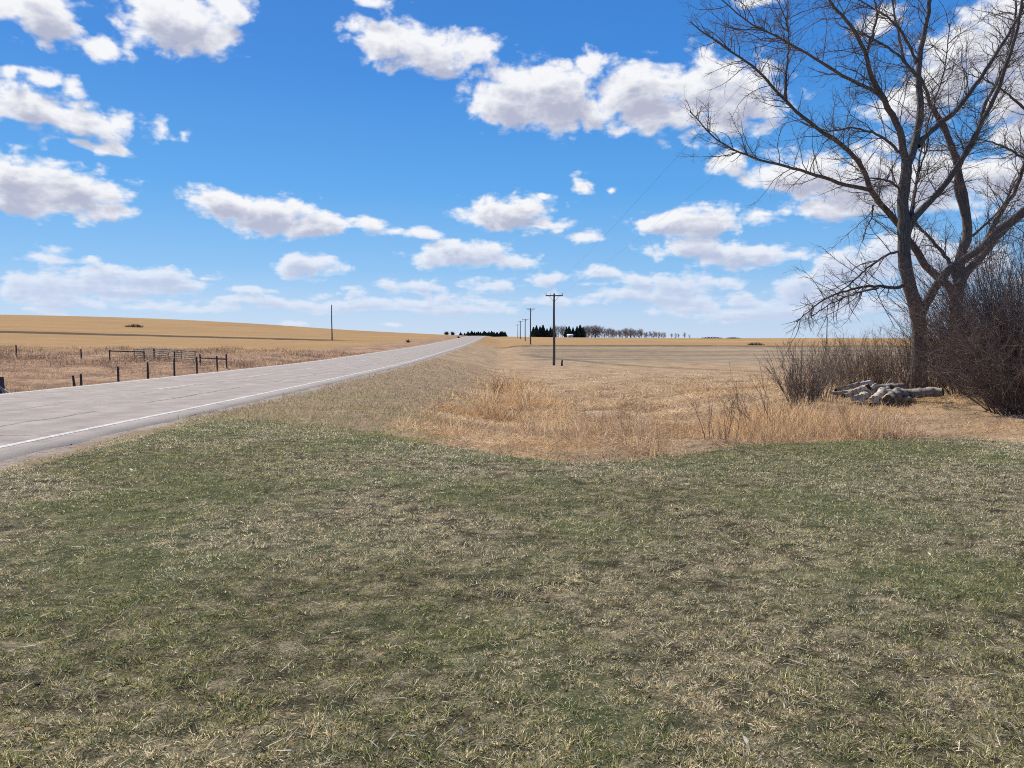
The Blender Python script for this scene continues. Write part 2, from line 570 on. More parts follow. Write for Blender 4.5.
oc = spaced(-24, 16, .2, -2500, 2500, 1.07)
yc = spaced(-4, 40, .2, -60, 3900, 1.035)
OO, YY = np.meshgrid(oc, yc)
XX = OO - .016 * YY
ZZ = ground(XX, YY)
nc, nr = len(oc), len(yc)
ii = np.arange(nr * nc).reshape(nr, nc)
quads = np.stack([ii[:-1, :-1], ii[:-1, 1:], ii[1:, 1:], ii[1:, :-1]], -1).reshape(-1, 4)
el = YY - yb(XX)
el = np.where(OO < -5.9, 3, el)
# the lawn edge runs up along the road shoulder: the verge is mown as well
g_o = make_mesh('ground', np.stack([XX, YY, ZZ], -1).reshape(-1, 3), quads, None, ground_material(), smooth=True,
                attrs={'elawn': np.clip(el, -9, 9).ravel()})
tag(g_o, kind='structure')


# ------------------------------------------------------------------ road
def road_material():
    m, nt, b = new_mat('worn_grey_asphalt')
    geo = nt.node('ShaderNodeNewGeometry'); P = geo.outputs['Position']
    X, Y, Z = nt.sep(P)[:3]
    off = nt.math('MULTIPLY_ADD', Y, .016, X)
    fine = nt.noise(P, 45, 4, .8)
    mid = nt.noise(P, 1.4, 6, .65)
    lng = nt.noise(nt.vmath('MULTIPLY', P, (1.6, .05, 1)), 1.0, 5, .6)
    c = nt.ramp(nt.math('ADD', nt.math('MULTIPLY', fine, .5), nt.math('MULTIPLY', mid, .5)),
                [(.34, (.165, .138, .116)), (.5, (.29, .248, .215)), (.66, (.43, .375, .33))])
    c = nt.mix(nt.math('MULTIPLY', nt.step(lng, .42, .66), .35), c, (.33, .288, .252))
    # wheel paths slightly polished
    for o_ in (-8.1, -9.85, -12.0, -13.8):
        w = nt.step(nt.math('ABSOLUTE', nt.math('SUBTRACT', off, o_)), .55, .1)
        c = nt.mix(nt.math('MULTIPLY', w, .22), c, (.21, .18, .157))
    # long cracks sealed dark, wandering
    wob = nt.math('MULTIPLY', nt.math('SUBTRACT', nt.noise(nt.vmath('MULTIPLY', P, (0, 1, 0)), .55, 6, .65), .5), .55)
    for k, (o_, wd) in enumerate(((-8.85, .035), (-10.75, .025), (-13.1, .02), (-6.95, .025))):
        dd = nt.math('ABSOLUTE', nt.math('SUBTRACT', nt.math('ADD', off, nt.math('MULTIPLY', wob, (1, -.6, .8, .3)[k])), o_))
        br = nt.step(nt.noise(nt.vmath('MULTIPLY', P, (.1, 1, 0)), .31 + .1 * k, 3, .6), .38, .5)
        c = nt.mix(nt.math('MULTIPLY', nt.math('MULTIPLY', nt.step(dd, wd * 1.8, wd * .6), br), .75), c, (.07, .06, .053))
    # transverse cracks
    vy = nt.math('ADD', Y, nt.math('MULTIPLY', nt.noise(nt.vmath('MULTIPLY', P, (1, 0, 0)), .9, 5, .65), 1.6))
    fr = nt.math('ABSOLUTE', nt.math('SUBTRACT', nt.math('FRACT', nt.math('DIVIDE', vy, 8.7)), .5))
    c = nt.mix(nt.math('MULTIPLY', nt.step(fr, .0045, .0015), .6), c, (.06, .055, .05))
    # dusty broken edge
    ae = nt.math('ABSOLUTE', nt.math('ADD', off, 10.95))
    c = nt.mix(nt.math('MULTIPLY', nt.step(nt.math('ADD', ae, nt.math('MULTIPLY', nt.math('SUBTRACT', mid, .5), .9)), 3.68, 4.05), .8), c, (.39, .335, .285))
    nt.link(c, b.inputs['Base Color'])
    b.inputs['Roughness'].default_value = .9
    bp = nt.node('ShaderNodeBump'); bp.inputs['Strength'].default_value = .5; bp.inputs['Distance'].default_value = .012
    nt.link(fine, bp.inputs['Height']); nt.link(bp.outputs[0], b.inputs['Normal'])
    return m


def line_material():
    m, nt, b = new_mat('worn_white_line')
    P = nt.node('ShaderNodeNewGeometry').outputs['Position']
    n = nt.noise(P, 9, 6, .75)
    c = nt.mix(nt.step(n, .36, .58), (.30, .28, .26), (.56, .55, .525))
    nt.link(c, b.inputs['Base Color'])
    return m


def crown(off):
    return .055 * (1 - ((off + 10.95) / 4.35) ** 2)


def road_sheet(name, o0, o1, y0, y1, dz, mat, parent=None, n=9, ragged=0, skirt=False):
    ys = [y0]
    s = .5
    while ys[-1] < y1:
        s = max(.5, (ys[-1]) * .02) if ys[-1] > 10 else .5
        ys.append(min(ys[-1] + s, y1))
    ys = np.array(ys)
    os_ = np.linspace(o0, o1, n)
    O, Y_ = np.meshgrid(os_, ys)
    O = O.copy()
    if ragged:
        O[:, 0] += (fbm(ys * 1.5, ys * 0 + 3, 8) - .5) * ragged
        O[:, -1] += (fbm(ys * 1.5, ys * 0 + 9, 9) - .5) * ragged
    Zr = zroad(Y_.ravel()).reshape(Y_.shape) + crown(O) + dz
    if skirt:
        O = np.concatenate([O[:, :1] - .06, O, O[:, -1:] + .06], 1)
        Y_ = np.concatenate([Y_[:, :1], Y_, Y_[:, -1:]], 1)
        Zr = np.concatenate([Zr[:, :1] - .16, Zr, Zr[:, -1:] - .16], 1)
    V = np.stack([O - .016 * Y_, Y_, Zr], -1).reshape(-1, 3)
    a, b_ = Y_.shape
    i_ = np.arange(a * b_).reshape(a, b_)
    q = np.stack([i_[:-1, :-1], i_[:-1, 1:], i_[1:, 1:], i_[1:, :-1]], -1).reshape(-1, 4)
    return make_mesh(name, V, q, None, mat, parent=parent, smooth=not skirt)


M_ROAD = road_material(); M_LINE = line_material()
road = tag(road_sheet('road', -15.25, -6.6, -60, 900, .015, M_ROAD, n=15, ragged=.32, skirt=True), kind='structure')
road_sheet('edge_line', -7.27, -7.14, -50, 880, .019, M_LINE, road, 3)
road_sheet('edge_line', -14.86, -14.73, -50, 880, .019, M_LINE, road, 3)
for k in range(0, 40):
    y0 = 24.5 + k * 9
    road_sheet('centre_dash', -11.15, -11.03, y0, y0 + 3, .019, M_LINE, road, 3)


# ------------------------------------------------------------------ grass
def blades(name, x, y, L, W, elev, az, col, droop, mat=M_BLADE, lift=0, bright_tip=1.0):
    n = len(x)
    z = ground(x, y) - .005 + lift
    B = np.stack([x, y, z], 1)
    ce, se = np.cos(elev), np.sin(elev)
    D = np.stack([ce * np.cos(az), ce * np.sin(az), se], 1)
    az2 = RNG.rand(n) * 2 * math.pi
    S = norm(np.cross(D, np.stack([np.cos(az2), np.sin(az2), 0.3 * np.ones(n)], 1)))
    h = (W / 2)[:, None]
    mid = B + D * (L * .55)[:, None]
    tip = B + D * L[:, None]
    tip[:, 2] -= droop * L
    tip[:, 2] = np.maximum(tip[:, 2], z + .004)
    V = np.stack([B - S * h, B + S * h, mid - S * h * .8, mid + S * h * .8, tip], 1)
    i = np.arange(n) * 5
    q = np.stack([i, i + 1, i + 3, i + 2], 1)
    t = np.stack([i + 2, i + 3, i + 4], 1)
    c = np.repeat(col[:, None, :], 5, 1)
    return make_mesh(name, V.reshape(-1, 3), q, t, mat, col=c.reshape(-1, 3))


def pick(n, cols, wts, var=.25):
    cols = np.array(cols); wts = np.array(wts, float)
    if wts.ndim == 1:
        k = RNG.choice(len(cols), n, p=wts / wts.sum())
    else:
        cs = np.cumsum(wts / wts.sum(1, keepdims=True), 1)
        k = (RNG.rand(n, 1) > cs).sum(1)
    return cols[k] * (1 - var + 2 * var * RNG.rand(n, 1))


STRAW = (.56, .455, .265); PALE = (.74, .65, .46); GREYB = (.26, .208, .14)
GREEN = (.145, .165, .054); DGREEN = (.090, .106, .038); OLIVE = (.29, .272, .118)

# mown lawn: little tufts leaning outwards, and lying thatch between them
n = 1000000
d = 1.9 + (17.0 - 1.9) * RNG.rand(n) ** 1.6
tt = (RNG.rand(n) * 2 - 1) * .86
x = d * tt; y = d.copy()
tuft = RNG.rand(n) < .62
cell = .085
ix = np.floor(x / cell).astype(int); iy = np.floor(y / cell).astype(int)
jx = _tab[ix & 255, (iy * 7 + 3) & 255]; jy = _tab[(ix * 5 + 11) & 255, iy & 255]; jh = _tab[(ix * 3 + iy) & 255, (iy * 3 + 91) & 255]
tx = (ix + .1 + .8 * jx) * cell; ty = (iy + .1 + .8 * jy) * cell
sg = .010 + .016 * jh
x = np.where(tuft, tx + RNG.normal(size=n) * sg, x); y = np.where(tuft, ty + RNG.normal(size=n) * sg, y)
rad_az = np.arctan2(y - ty, x - tx) + RNG.normal(size=n) * .7
off = x + .016 * y
edge = y - yb(x) + (fbm(x * 1.2, y * 1.2, 21) - .5) * 1.5 + (fbm(x * 5, y * 5, 24, 3) - .5) * .9
keep = (edge < 0.1 - .5 * RNG.rand(n) ** 3) & (off > -6.15 + (fbm(x * 2, y * 2, 22) - .5) * 1.1)
keep &= (fbm(x * 6.5, y * 6.5, 31, 3) + .16 * RNG.rand(n) > .44) | (RNG.rand(n) < .60)
x, y, off, d, tuft, rad_az, jh = [q_[keep] for q_ in (x, y, off, d, tuft, rad_az, jh)]
n = len(x)
gn = fbm(x * .55 + 3, y * .55, 41, 5)
gn2 = fbm(x * 2.6, y * 2.6, 45, 3)


def blob(cx, cy, rx, ry):
    return np.exp(-((x - cx) / rx) ** 2 - ((y - cy) / ry) ** 2)


g = sstep(.40, .68, gn * .65 + gn2 * .35)
g = g * .58 + .23
g += .55 * blob(-4.0, 10.2, 1.6, 1.5) + .45 * blob(-3.6, 7.0, .8, .9) + .45 * blob(4.3, 11.2, 2.5, .9) + .35 * blob(-.35, 8.0, .5, .35)
g += .25 * blob(-.7, 4.6, .8, .8) + .22 * blob(.8, 6.3, .9, .9) - .35 * blob(7.5, 10.6, .9, .8) + .2 * blob(6.0, 7.6, 1.0, .8) + .25 * blob(2.9, 7.2, 1, .6)
g -= .45 * blob(-2.0, 6.2, .75, .6) + .3 * blob(.6, 9.0, 2.0, 1.0) + .22 * sstep(3.9, 2.8, y) + .3 * blob(-5.4, 8.3, .8, 1.0)
g = np.clip(g + .25 * (jh - .5) * tuft, .10, .80)
w = np.stack([(1 - g) * .40, (1 - g) * .20, (1 - g) * .34, g * .42, g * .22, g * .62], 1)
w[~tuft, 3:] *= .35
col = pick(n, [STRAW, PALE, GREYB, GREEN, DGREEN, OLIVE], w, .36)
gb = col[:, 0] < col[:, 1] * 1.08
hgt = .55 + .9 * fbm(x * 3.1, y * 3.1, 51, 4)
L = np.where(tuft, .024 + .030 * RNG.rand(n), .020 + .042 * RNG.rand(n) ** 1.8) * hgt * (.82 + .02 * d) * (.7 + .6 * jh)
W = (.0018 + .0018 * RNG.rand(n)) * np.maximum(1, d / 5.5)
elev = np.where(tuft, R(25) + R(55) * RNG.rand(n), R(3) + R(38) * RNG.rand(n) ** 1.5)
az = np.where(tuft, rad_az, RNG.rand(n) * 2 * math.pi)
lawn = blades('lawn_grass', x, y, L, W, elev, az, col, np.where(tuft, .22, .10))
tag(lawn, 'short mown lawn grass, half green and half straw coloured', 'grass', kind='stuff')


# long loose straws on the lawn are part of the thatch
def scatter(n, dmin, dmax, t0, t1, pw=1.0):
    d = np.exp(math.log(dmin) + (math.log(dmax) - math.log(dmin)) * RNG.rand(n) ** pw)
    t = t0 + (t1 - t0) * RNG.rand(n)
    return d * t, d


x, y = scatter(2600, 2.0, 11, -.9, .9)
k = (y < yb(x)) & (fbm(x * 1.1, y * 1.1, 47) + .3 * RNG.rand(len(x)) > .6); x, y = x[k], y[k]; n = len(x)
col = pick(n, [PALE, STRAW, (.70, .63, .48)], [.4, .3, .3], .15)
st = blades('loose_straw', x, y, 0.03 + .08 * RNG.rand(n) ** 2, .002 + .0022 * RNG.rand(n), R(2) + R(20) * RNG.rand(n), RNG.rand(n) * 6.28, col, np.zeros(n), lift=.025)
tag(st, 'pale loose straws lying on the mown lawn', 'straw', kind='stuff')
# dead leaves blown onto the lawn
x, y = scatter(240, 2.2, 11, -.8, .8)
k = y < yb(x) - .2; x, y = x[k], y[k]; n = len(x)
col = pick(n, [(.30, .20, .12), (.70, .62, .48), (.10, .07, .05)], [.55, .08, .37], .2)
lf = blades('dead_leaves', x, y, .018 + .022 * RNG.rand(n), .012 + .014 * RNG.rand(n), R(5) + R(30) * RNG.rand(n), RNG.rand(n) * 6.28, col, np.zeros(n), lift=.03)
tag(lf, 'small dead leaves scattered over the lawn', 'leaves', kind='stuff')

# verge beside the road: short dry grass
x, y = scatter(150000, 9, 75, -.95, .12)
off = x + .016 * y
vv = off + (fbm(x * .4, y * .4, 61) - .5) * 4
k = (off > -6.45 + (fbm(x * 1.5, y * 1.5, 62) - .5) * .9) & (vv < -.9) & (y > yb(x) - .8)
x, y = x[k], y[k]; n = len(x)
gg = sstep(.48, .7, fbm(x * .35, y * .35, 63)) * .55 * sstep(50, 16, y) + .03 + .14 * sstep(55, 18, y) + .35 * sstep(3, 0, y - yb(x))
w = np.stack([(1 - gg) * .45, (1 - gg) * .15, (1 - gg) * .4, gg * .4, gg * .6], 1)
col = pick(n, [(.36, .255, .155), (.52, .40, .265), (.22, .15, .105), GREEN, OLIVE], w, .28)
vg = blades('verge_grass', x, y, (.06 + .10 * RNG.rand(n)) * (.6 + .8 * fbm(x * 1.3, y * 1.3, 65)), .004 * np.maximum(1, y / 9), R(20) + R(60) * RNG.rand(n), RNG.rand(n) * 6.28, col, np.full(n, .12))
tag(vg, 'short dry brownish verge grass sloping down from the road', 'grass', kind='stuff')

# rough ditch grass: lying mats with upright clumps
x, y = scatter(330000, 9.8, 82, -.42, .95, .75)
off = x + .016 * y
e = y - yb(x) + (fbm(x * 1.1, y * 1.1, 71) - .5) * 1.5 + (fbm(x * 4, y * 4, 73, 3) - .5) * 1.1 + .12
vv = off + (fbm(x * .4, y * .4, 61) - .5) * 4
tree_zone = sstep(4.5, 6.5, x) * sstep(27, 24, y)
mown = tree_zone * sstep(6.2, 8.2, x) * sstep(19.0, 17.5, y)
cl = fbm(x * .9, y * .7, 72, 4)
dd = np.abs(off - (.6 + .3 * np.sin(y * .2)))
ditch = np.exp(-(dd / 1.8) ** 2)
near = sstep(5.5, 3.5, e) * sstep(2.8, 4.6, x) * sstep(7.4, 6.4, x)      # the tall fringe left of the logs
k = (e > 0) & (vv > -1.6) & (cl + .28 * ditch + .4 * near + .3 * RNG.rand(len(x)) > .55) & (RNG.rand(len(x)) > sstep(28, 80, y) * .97)
x, y, off, cl, ditch, mown, e, near = [q_[k] for q_ in (x, y, off, cl, ditch, mown, e, near)]
n = len(x)
big = fbm(x * .33, y * .25, 77)
clump = sstep(.50, .66, cl)
redn = np.clip(sstep(.5, .66, fbm(x * .35 + 5, y * .35, 74)) * .40 + ditch * .58 * sstep(.38, .55, big) + .12 * near, 0, .85)
drk = sstep(.50, .66, fbm(x * .55 + 9, y * .4, 78, 5)) * (1 - .6 * near)
pal = sstep(.52, .66, fbm(x * .4 + 2, y * .5, 79, 4))
w = np.stack([(1 - redn) * .36, (1 - redn) * (.12 + .5 * pal), (1 - redn) * (.10 + .7 * drk), redn * .5, redn * .36 + .25 * drk], 1)
col = pick(n, [(.47, .33, .18), (.62, .485, .31), (.21, .148, .10), (.50, .335, .165), (.31, .195, .11)], w, .25)
hh = (.10 + .22 * clump + .62 * ditch * sstep(.38, .55, big) * (.35 + .65 * clump) + .46 * near) * (1 - .6 * mown) * (.40 + .60 * sstep(0, 1.4, e)) * (1 - .55 * sstep(25, 60, y) * (1 - ditch))
L = hh * (.55 + .8 * RNG.rand(n)) + .05
W = (.0035 + .003 * RNG.rand(n)) * np.maximum(1, y / 11)
up = RNG.rand(n) < (.18 + .6 * np.maximum(clump * ditch, .8 * near))
elev = np.where(up, R(45) + R(42) * RNG.rand(n), R(3) + R(40) * RNG.rand(n) ** 1.3)
rg = blades('ditch_grass', x, y, L, W, elev, RNG.rand(n) * 6.28, col, .05 + .22 * RNG.rand(n))
tag(rg, 'dry golden and rusty grass filling the ditch beyond the lawn', 'grass', kind='stuff')

# left ditch and pasture corner
x, y = scatter(120000, 22, 100, -1.0, -.12, .9)
off = x + .016 * y
cl = fbm(x * .28, y * .28, 81, 5)
k = (off < -15.9) & (cl + .25 * RNG.rand(len(x)) > .50)
x, y, cl, off = x[k], y[k], cl[k], off[k]; n = len(x)
w = np.stack([sstep(.75, .5, cl) * .5 + .1, .3 * np.ones(n), sstep(.5, .75, cl) + .15, .2 * np.ones(n)], 1)
col = pick(n, [(.40, .28, .165), (.30, .185, .115), (.13, .085, .062), (.47, .36, .24)], w, .25)
L = (.14 + .60 * sstep(.5, .75, cl)) * (.5 + .8 * RNG.rand(n)) * sstep(-15.6, -18, off)
lg = blades('pasture_grass', x, y, L + .05, .010 * np.maximum(1, y / 30), R(20) + R(65) * RNG.rand(n), RNG.rand(n) * 6.28, col, .1 + .15 * RNG.rand(n))
tag(lg, 'reddish brown rough grass between the road and the far fence', 'grass', kind='stuff')


# ------------------------------------------------------------------ trees
def smooth_path(pts, k):
    pts = np.asarray(pts, float)
    t = np.concatenate([[0], np.cumsum(np.linalg.norm(np.diff(pts, axis=0), axis=1))])
    tq = np.linspace(0, t[-1], k)
    out = np.empty((k, pts.shape[1]))
    for c in range(pts.shape[1]):
        v = pts[:, c]
        m_ = np.gradient(v, t) if len(v) > 2 else np.full(len(v), (v[1] - v[0]) / (t[1] - t[0]))
        out[:, c] = hermite(t, v, m_, tq)
    return out


def limb3d(pix, d0, d1, r0, r1, K=26, rng=RNG):
    px = smooth_path(pix, K)
    s = np.linspace(0, 1, K)
    dep = d0 + (d1 - d0) * s ** 1.1
    P = np.array([at(a, b, q) for (a, b), q in zip(px, dep)])
    mm = P[0][2]
    jit = rng.normal(size=(K, 3)) * .012
    jit[0] = 0
    P = P + jit
    pxm = dep / F
    rr = (r0 + (r1 - r0) * s ** .8) * pxm
    return P, rr


def build_tree(name, label, base_pt, limbs, group=None, seed=1, n1=420, n2=2600, n3=9000):
    rng = np.random.RandomState(seed)
    root = thing(name, tuple(base_pt), label, 'tree', group)
    trunk = MB()
    P = []; Rr = []
    for pix, d0, d1, r0, r1 in limbs:
        p, r = limb3d(pix, d0, d1, r0, r1, rng=rng)
        p = p - base_pt
        P.append(p); Rr.append(r)
    P = np.array(P); Rr = np.array(Rr)
    # lumpy bark outline
    Rr[1:] *= .83; Rr[0] *= .95
    Rl = Rr * (1 + .10 * (rng.rand(*Rr.shape) - .5))
    trunk.tubes(P[:1], Rl[:1], 14)
    trunk.tubes(P[1:], Rl[1:], 9)
    # root flare
    fl = []
    for a in np.linspace(0, 6.28, 6)[:-1]:
        fl.append(np.array([[math.cos(a) * .08, math.sin(a) * .08, .75], [math.cos(a) * .2, math.sin(a) * .2, .3], [math.cos(a) * .42, math.sin(a) * .42, -.05]]))
    trunk.tubes(np.array(fl), np.tile(np.array([[.12, .12, .07]]), (5, 1)), 6)
    trunk.build('trunk', M_BARK, root, smooth=True)
    cr = MB()
    Pc, Rc = P[1:], Rr[1:]
    a1, r1 = grow(Pc, Rc, n1, .10, .5, 2.5, R(50), 7, .015, up=.07, wig=.19, rng=rng, lfall=.3, tip=.3)
    a2, r2 = grow(a1, r1, n2, .1, .25, .95, R(45), 5, .0058, up=.05, wig=.2, rng=rng, tip=.4)
    a3, r3 = grow(a2, r2, n3, .1, .10, .42, R(45), 4, .0036, up=.03, wig=.22, rng=rng, tip=.5)
    a4, r4 = grow(Pc, Rc, n1 // 2, .1, .2, .8, R(60), 4, .007, up=.05, wig=.2, rng=rng)
    cr.tubes(a1, r1, 5); cr.tubes(a2, r2, 4); cr.tubes(a3, r3, 3); cr.tubes(a4, r4, 4)
    cr.build('crown', M_TWIG, root, smooth=True)
    return root


D1 = 23.5
b1 = np.array([xof(919, D1), D1, 0.0]); b1[2] = gz(b1[0], b1[1]) - .05
tree1 = [
    ([(919, 398), (918.8, 376), (919.8, 345), (917, 312), (910, 288), (904.5, 262), (904, 233), (903.5, 190), (907, 162)], D1, D1, 8.3, 5.2),
    ([(921, 314), (928, 300), (936, 286), (954, 266), (978, 251), (998, 230), (1024, 209), (1060, 180), (1090, 140)], D1, D1 - 1.5, 5.8, 2.2),
    ([(906, 165), (903, 150), (900, 132), (887, 105), (870, 73), (864.6, 51), (849, 24), (832, 3), (815, -30)], D1, D1 - 1.2, 4.6, 1.0),
    ([(907, 164), (913.7, 148), (920, 112), (918.7, 64), (925.5, 27), (930.6, 0), (936, -60)], D1, D1 + .6, 5.0, 1.4),
    ([(918, 146), (924, 138), (951, 115), (971, 91), (998, 51), (1020, 13), (1040, -40)], D1, D1 + 1.2, 3.6, 1.0),
    ([(905, 240), (911, 222), (931, 200), (951, 176), (974.6, 135), (995, 95), (1018, 24), (1026, -30)], D1, D1 - 1.0, 4.6, 1.2),
    ([(908, 282), (899, 287), (876, 286), (849, 290), (822, 301), (806, 314), (797, 322)], D1, D1 - 1.6, 2.3, .6),
    ([(878, 288), (860, 292), (829, 305), (812, 316)], D1 - .5, D1 - 1.9, 1.3, .5),
    ([(904, 251), (896, 252), (870, 266), (849, 285), (832, 296)], D1, D1 + .8, 1.7, .6),
    ([(889, 108), (880, 96), (842, 76), (815, 58), (782, 40), (741, 17), (720, -2)], D1 - .4, D1 - 1.4, 2.4, .6),
    ([(866, 55), (872, 34), (876.4, 20), (874.7, 0), (872, -30)], D1 - .8, D1 - .2, 1.9, .7),
    ([(918, 78), (910, 68), (897, 54), (869, 37), (840, 26)], D1 + .2, D1 + 1.0, 2.0, .6),
    ([(918, 66), (911, 50), (900, 30), (886, 16), (869, 6), (850, -6)], D1 + .3, D1 + .4, 1.9, .6),
    ([(903, 156), (890, 143), (874, 133), (850, 128), (830, 131), (806, 124)], D1, D1 + .9, 1.9, .5),
    ([(904, 195), (897, 186), (884, 180), (866, 178), (846, 181)], D1, D1 - 1.0, 1.6, .5),
    ([(911, 222), (914, 200), (918, 176), (926, 150), (930, 128)], D1, D1 + .8, 1.8, .6),
    ([(905, 236), (915, 190), (921, 150), (929, 120), (946, 60), (950, 20)], D1, D1 + 1.6, 1.6, .5),
]
build_tree('bare_tree', 'big leafless tree with dark forked trunk standing behind the log pile', b1, tree1, seed=5, n1=430, n2=2900, n3=10000)

D2 = 25.6
b2 = np.array([xof(958, D2), D2, 0.0]); b2[2] = gz(b2[0], b2[1]) - .05
tree2 = [
    ([(958, 392), (958, 360), (957.7, 325), (956, 305), (957, 290), (960, 281), (960, 257), (967, 237), (964.5, 200), (958, 169), (947.5, 136), (931, 105)], D2, D2 + .4, 8.2, 2.4),
    ([(956, 300), (950, 288), (930.6, 271), (910, 241), (893, 218), (883, 207), (871, 190), (863, 169), (842.5, 146), (809, 122), (785, 100), (758, 71), (710, 37), (690, 22)], D2, D2 - 1.0, 5.0, .6),
    ([(960, 285), (966, 272), (978, 261), (998, 236), (1024, 214), (1050, 200)], D2, D2 + .6, 5.4, 2.6),
    ([(870, 190), (850, 186), (829, 179.5), (792, 168), (748, 156), (720.6, 142), (690, 112)], D2 - .7, D2 - 1.5, 2.6, .6),
    ([(786, 101), (786, 84), (787, 68), (788, 30), (778, 0)], D2 - .9, D2 - .3, 1.7, .5),
    ([(957, 288), (949, 262), (934, 243), (917, 224), (905, 210)], D2 + .1, D2 + 1.0, 3.0, 1.2),
    ([(964, 215), (957, 190), (958, 170), (975, 140), (985, 105), (1003, 70), (1015, 20), (1018, -20)], D2 + .2, D2 + 1.4, 3.4, .9),
    ([(945, 132), (931, 105), (922, 80), (905, 60), (898, 30), (890, -10)], D2 + .4, D2 + 1.4, 2.6, .8),
    ([(975, 262), (998, 217), (1015, 190), (1024, 166), (1036, 120), (1044, 60)], D2 + .4, D2 + .2, 3.4, 1.0),
    ([(873, 205), (872, 216), (866, 228), (863, 240)], D2 - .6, D2 - .9, 1.2, .4),
    ([(1050, 120), (1024, 108), (1005, 92), (985, 80), (968, 74)], D2 + .5, D2 - .4, 2.2, .5),
    ([(1046, 170), (1024, 158), (1000, 145), (975, 140), (955, 146)], D2 + .3, D2 - .8, 1.6, .5),
    ([(966, 240), (985, 225), (1004, 205), (1016, 180), (1030, 150)], D2 + .2, D2 + 1.0, 1.8, .7),
]
build_tree('bare_tree', 'leafless tree behind the forked one, its long limb crossing behind that trunk', b2, tree2, seed=9, n1=400, n2=2700, n3=9500)


# ------------------------------------------------------------------ shrubs
def shrub(name, label, x, y, h, spread, ns, seed, mat, lean=(0, 0), base_r=.35, cat='shrub', group=None, tw=9, sub=3, r0=.012, arch=.0, tmin=.2):
    rng = np.random.RandomState(seed)
    z = gz(x, y) - .06
    K = 7
    a = rng.rand(ns) * 6.283
    rb = base_r * np.sqrt(rng.rand(ns))
    st = np.stack([np.cos(a) * rb, np.sin(a) * rb, np.zeros(ns)], 1)
    st[:, 2] = ground(x + st[:, 0], y + st[:, 1]) - .06 - z
    tl = spread * np.sqrt(rng.rand(ns))
    a2 = a + rng.normal(size=ns) * .5
    dr = norm(np.stack([np.cos(a2) * tl + lean[0], np.sin(a2) * tl + lean[1], np.ones(ns)], 1))
    L = h * (.55 + .55 * rng.rand(ns))
    out = [st]
    for k in range(1, K):
        dr = norm(dr + rng.normal(size=(ns, 3)) * .15 + np.array([0, 0, .06 - arch]))
        out.append(out[-1] + dr * (L / (K - 1))[:, None])
    P = np.stack(out, 1)
    rr = (r0 * (.5 + .8 * rng.rand(ns)))[:, None] * np.linspace(1, .35, K)[None]
    mb = MB()
    mb.tubes(P, rr, 4)
    if tw:
        p1, q1 = grow(P, rr, ns * tw, tmin, .2 * h * .5, .55 * h * .5, R(46), 5, r0 * .5, up=.16, wig=.24, rng=rng)
        mb.tubes(p1, q1, 3)
        if sub:
            p2, q2 = grow(p1, q1, ns * tw * sub, .1, .05 * h, .16 * h, R(52), 3, r0 * .3, up=.1, wig=.22, rng=rng)
            mb.tubes(p2, q2, 3)
    o = mb.build(name, mat, smooth=True)
    o.location = (x, y, z)
    return tag(o, label, cat, group)


# the big dark thicket on the right
shrub('dark_thicket', 'big dark bare bush arching out over the dry grass at the right edge', 11.35, 16.6, 3.0, 1.05, 240, 1, M_SHRUB, (-.32, 0), .75, 'bush', tw=10, sub=3)
shrub('dark_thicket', 'tall dark bush behind the arching one at the right edge', 12.7, 18.2, 4.7, .75, 300, 2, M_SHRUB, (-.12, 0), .9, 'bush', tw=10, sub=3)
shrub('dark_thicket', 'dark bare bush between the second tree and the thicket', 12.8, 20.6, 3.7, .7, 190, 3, M_SHRUB, (-.06, 0), .8, 'bush', tw=10, sub=3)
shrub('dark_thicket', 'tallest dark bush at the right edge, in front of the second tree', 13.9, 19.6, 4.6, .7, 210, 4, M_SHRUB, (-.05, 0), .9, 'bush', tw=10, sub=3)
shrub('dark_thicket', 'low dark bush at the foot of the second tree', 14.3, 24.0, 3.0, .7, 120, 5, M_SHRUB, (-.1, 0), .8, 'bush', tw=9, sub=3)
# brush behind the log pile
for i, (px, dd_, hh_, lab) in enumerate([
        (840, 27.5, 1.8, 'thin grey brush farthest left behind the log pile'),
        (856, 26.0, 2.0, 'grey brown brush behind the left end of the log pile'),
        (876, 25.6, 2.05, 'grey brown brush behind the middle of the log pile'),
        (897, 25.2, 2.05, 'grey brown brush just left of the forked trunk'),
        (915, 22.3, 1.5, 'low brush in front of the forked trunk'),
        (937, 24.4, 2.6, 'dense brush between the two tree trunks')]):
    shrub('brush_clump', lab, xof(px, dd_), dd_, hh_, .45, 95, 20 + i, M_SHRUB2 if i < 4 else M_SHRUB, (0, 0), .75, 'bush', tw=8, sub=2, r0=.009)
shrub('upright_shrub', 'small dark shrub with fanned stems left of the log pile', xof(804, 18.2), 18.2, 1.72, .56, 120, 40, M_SHRUB2, (0, 0), .22, 'shrub', tw=8, sub=2, r0=.009)
shrub('upright_shrub', 'sparse grey shrub between the fanned shrub and the log pile', xof(829, 19.6), 19.6, 1.7, .5, 40, 41, M_SHRUB2, (.05, 0), .35, 'shrub', tw=8, sub=2, r0=.008)
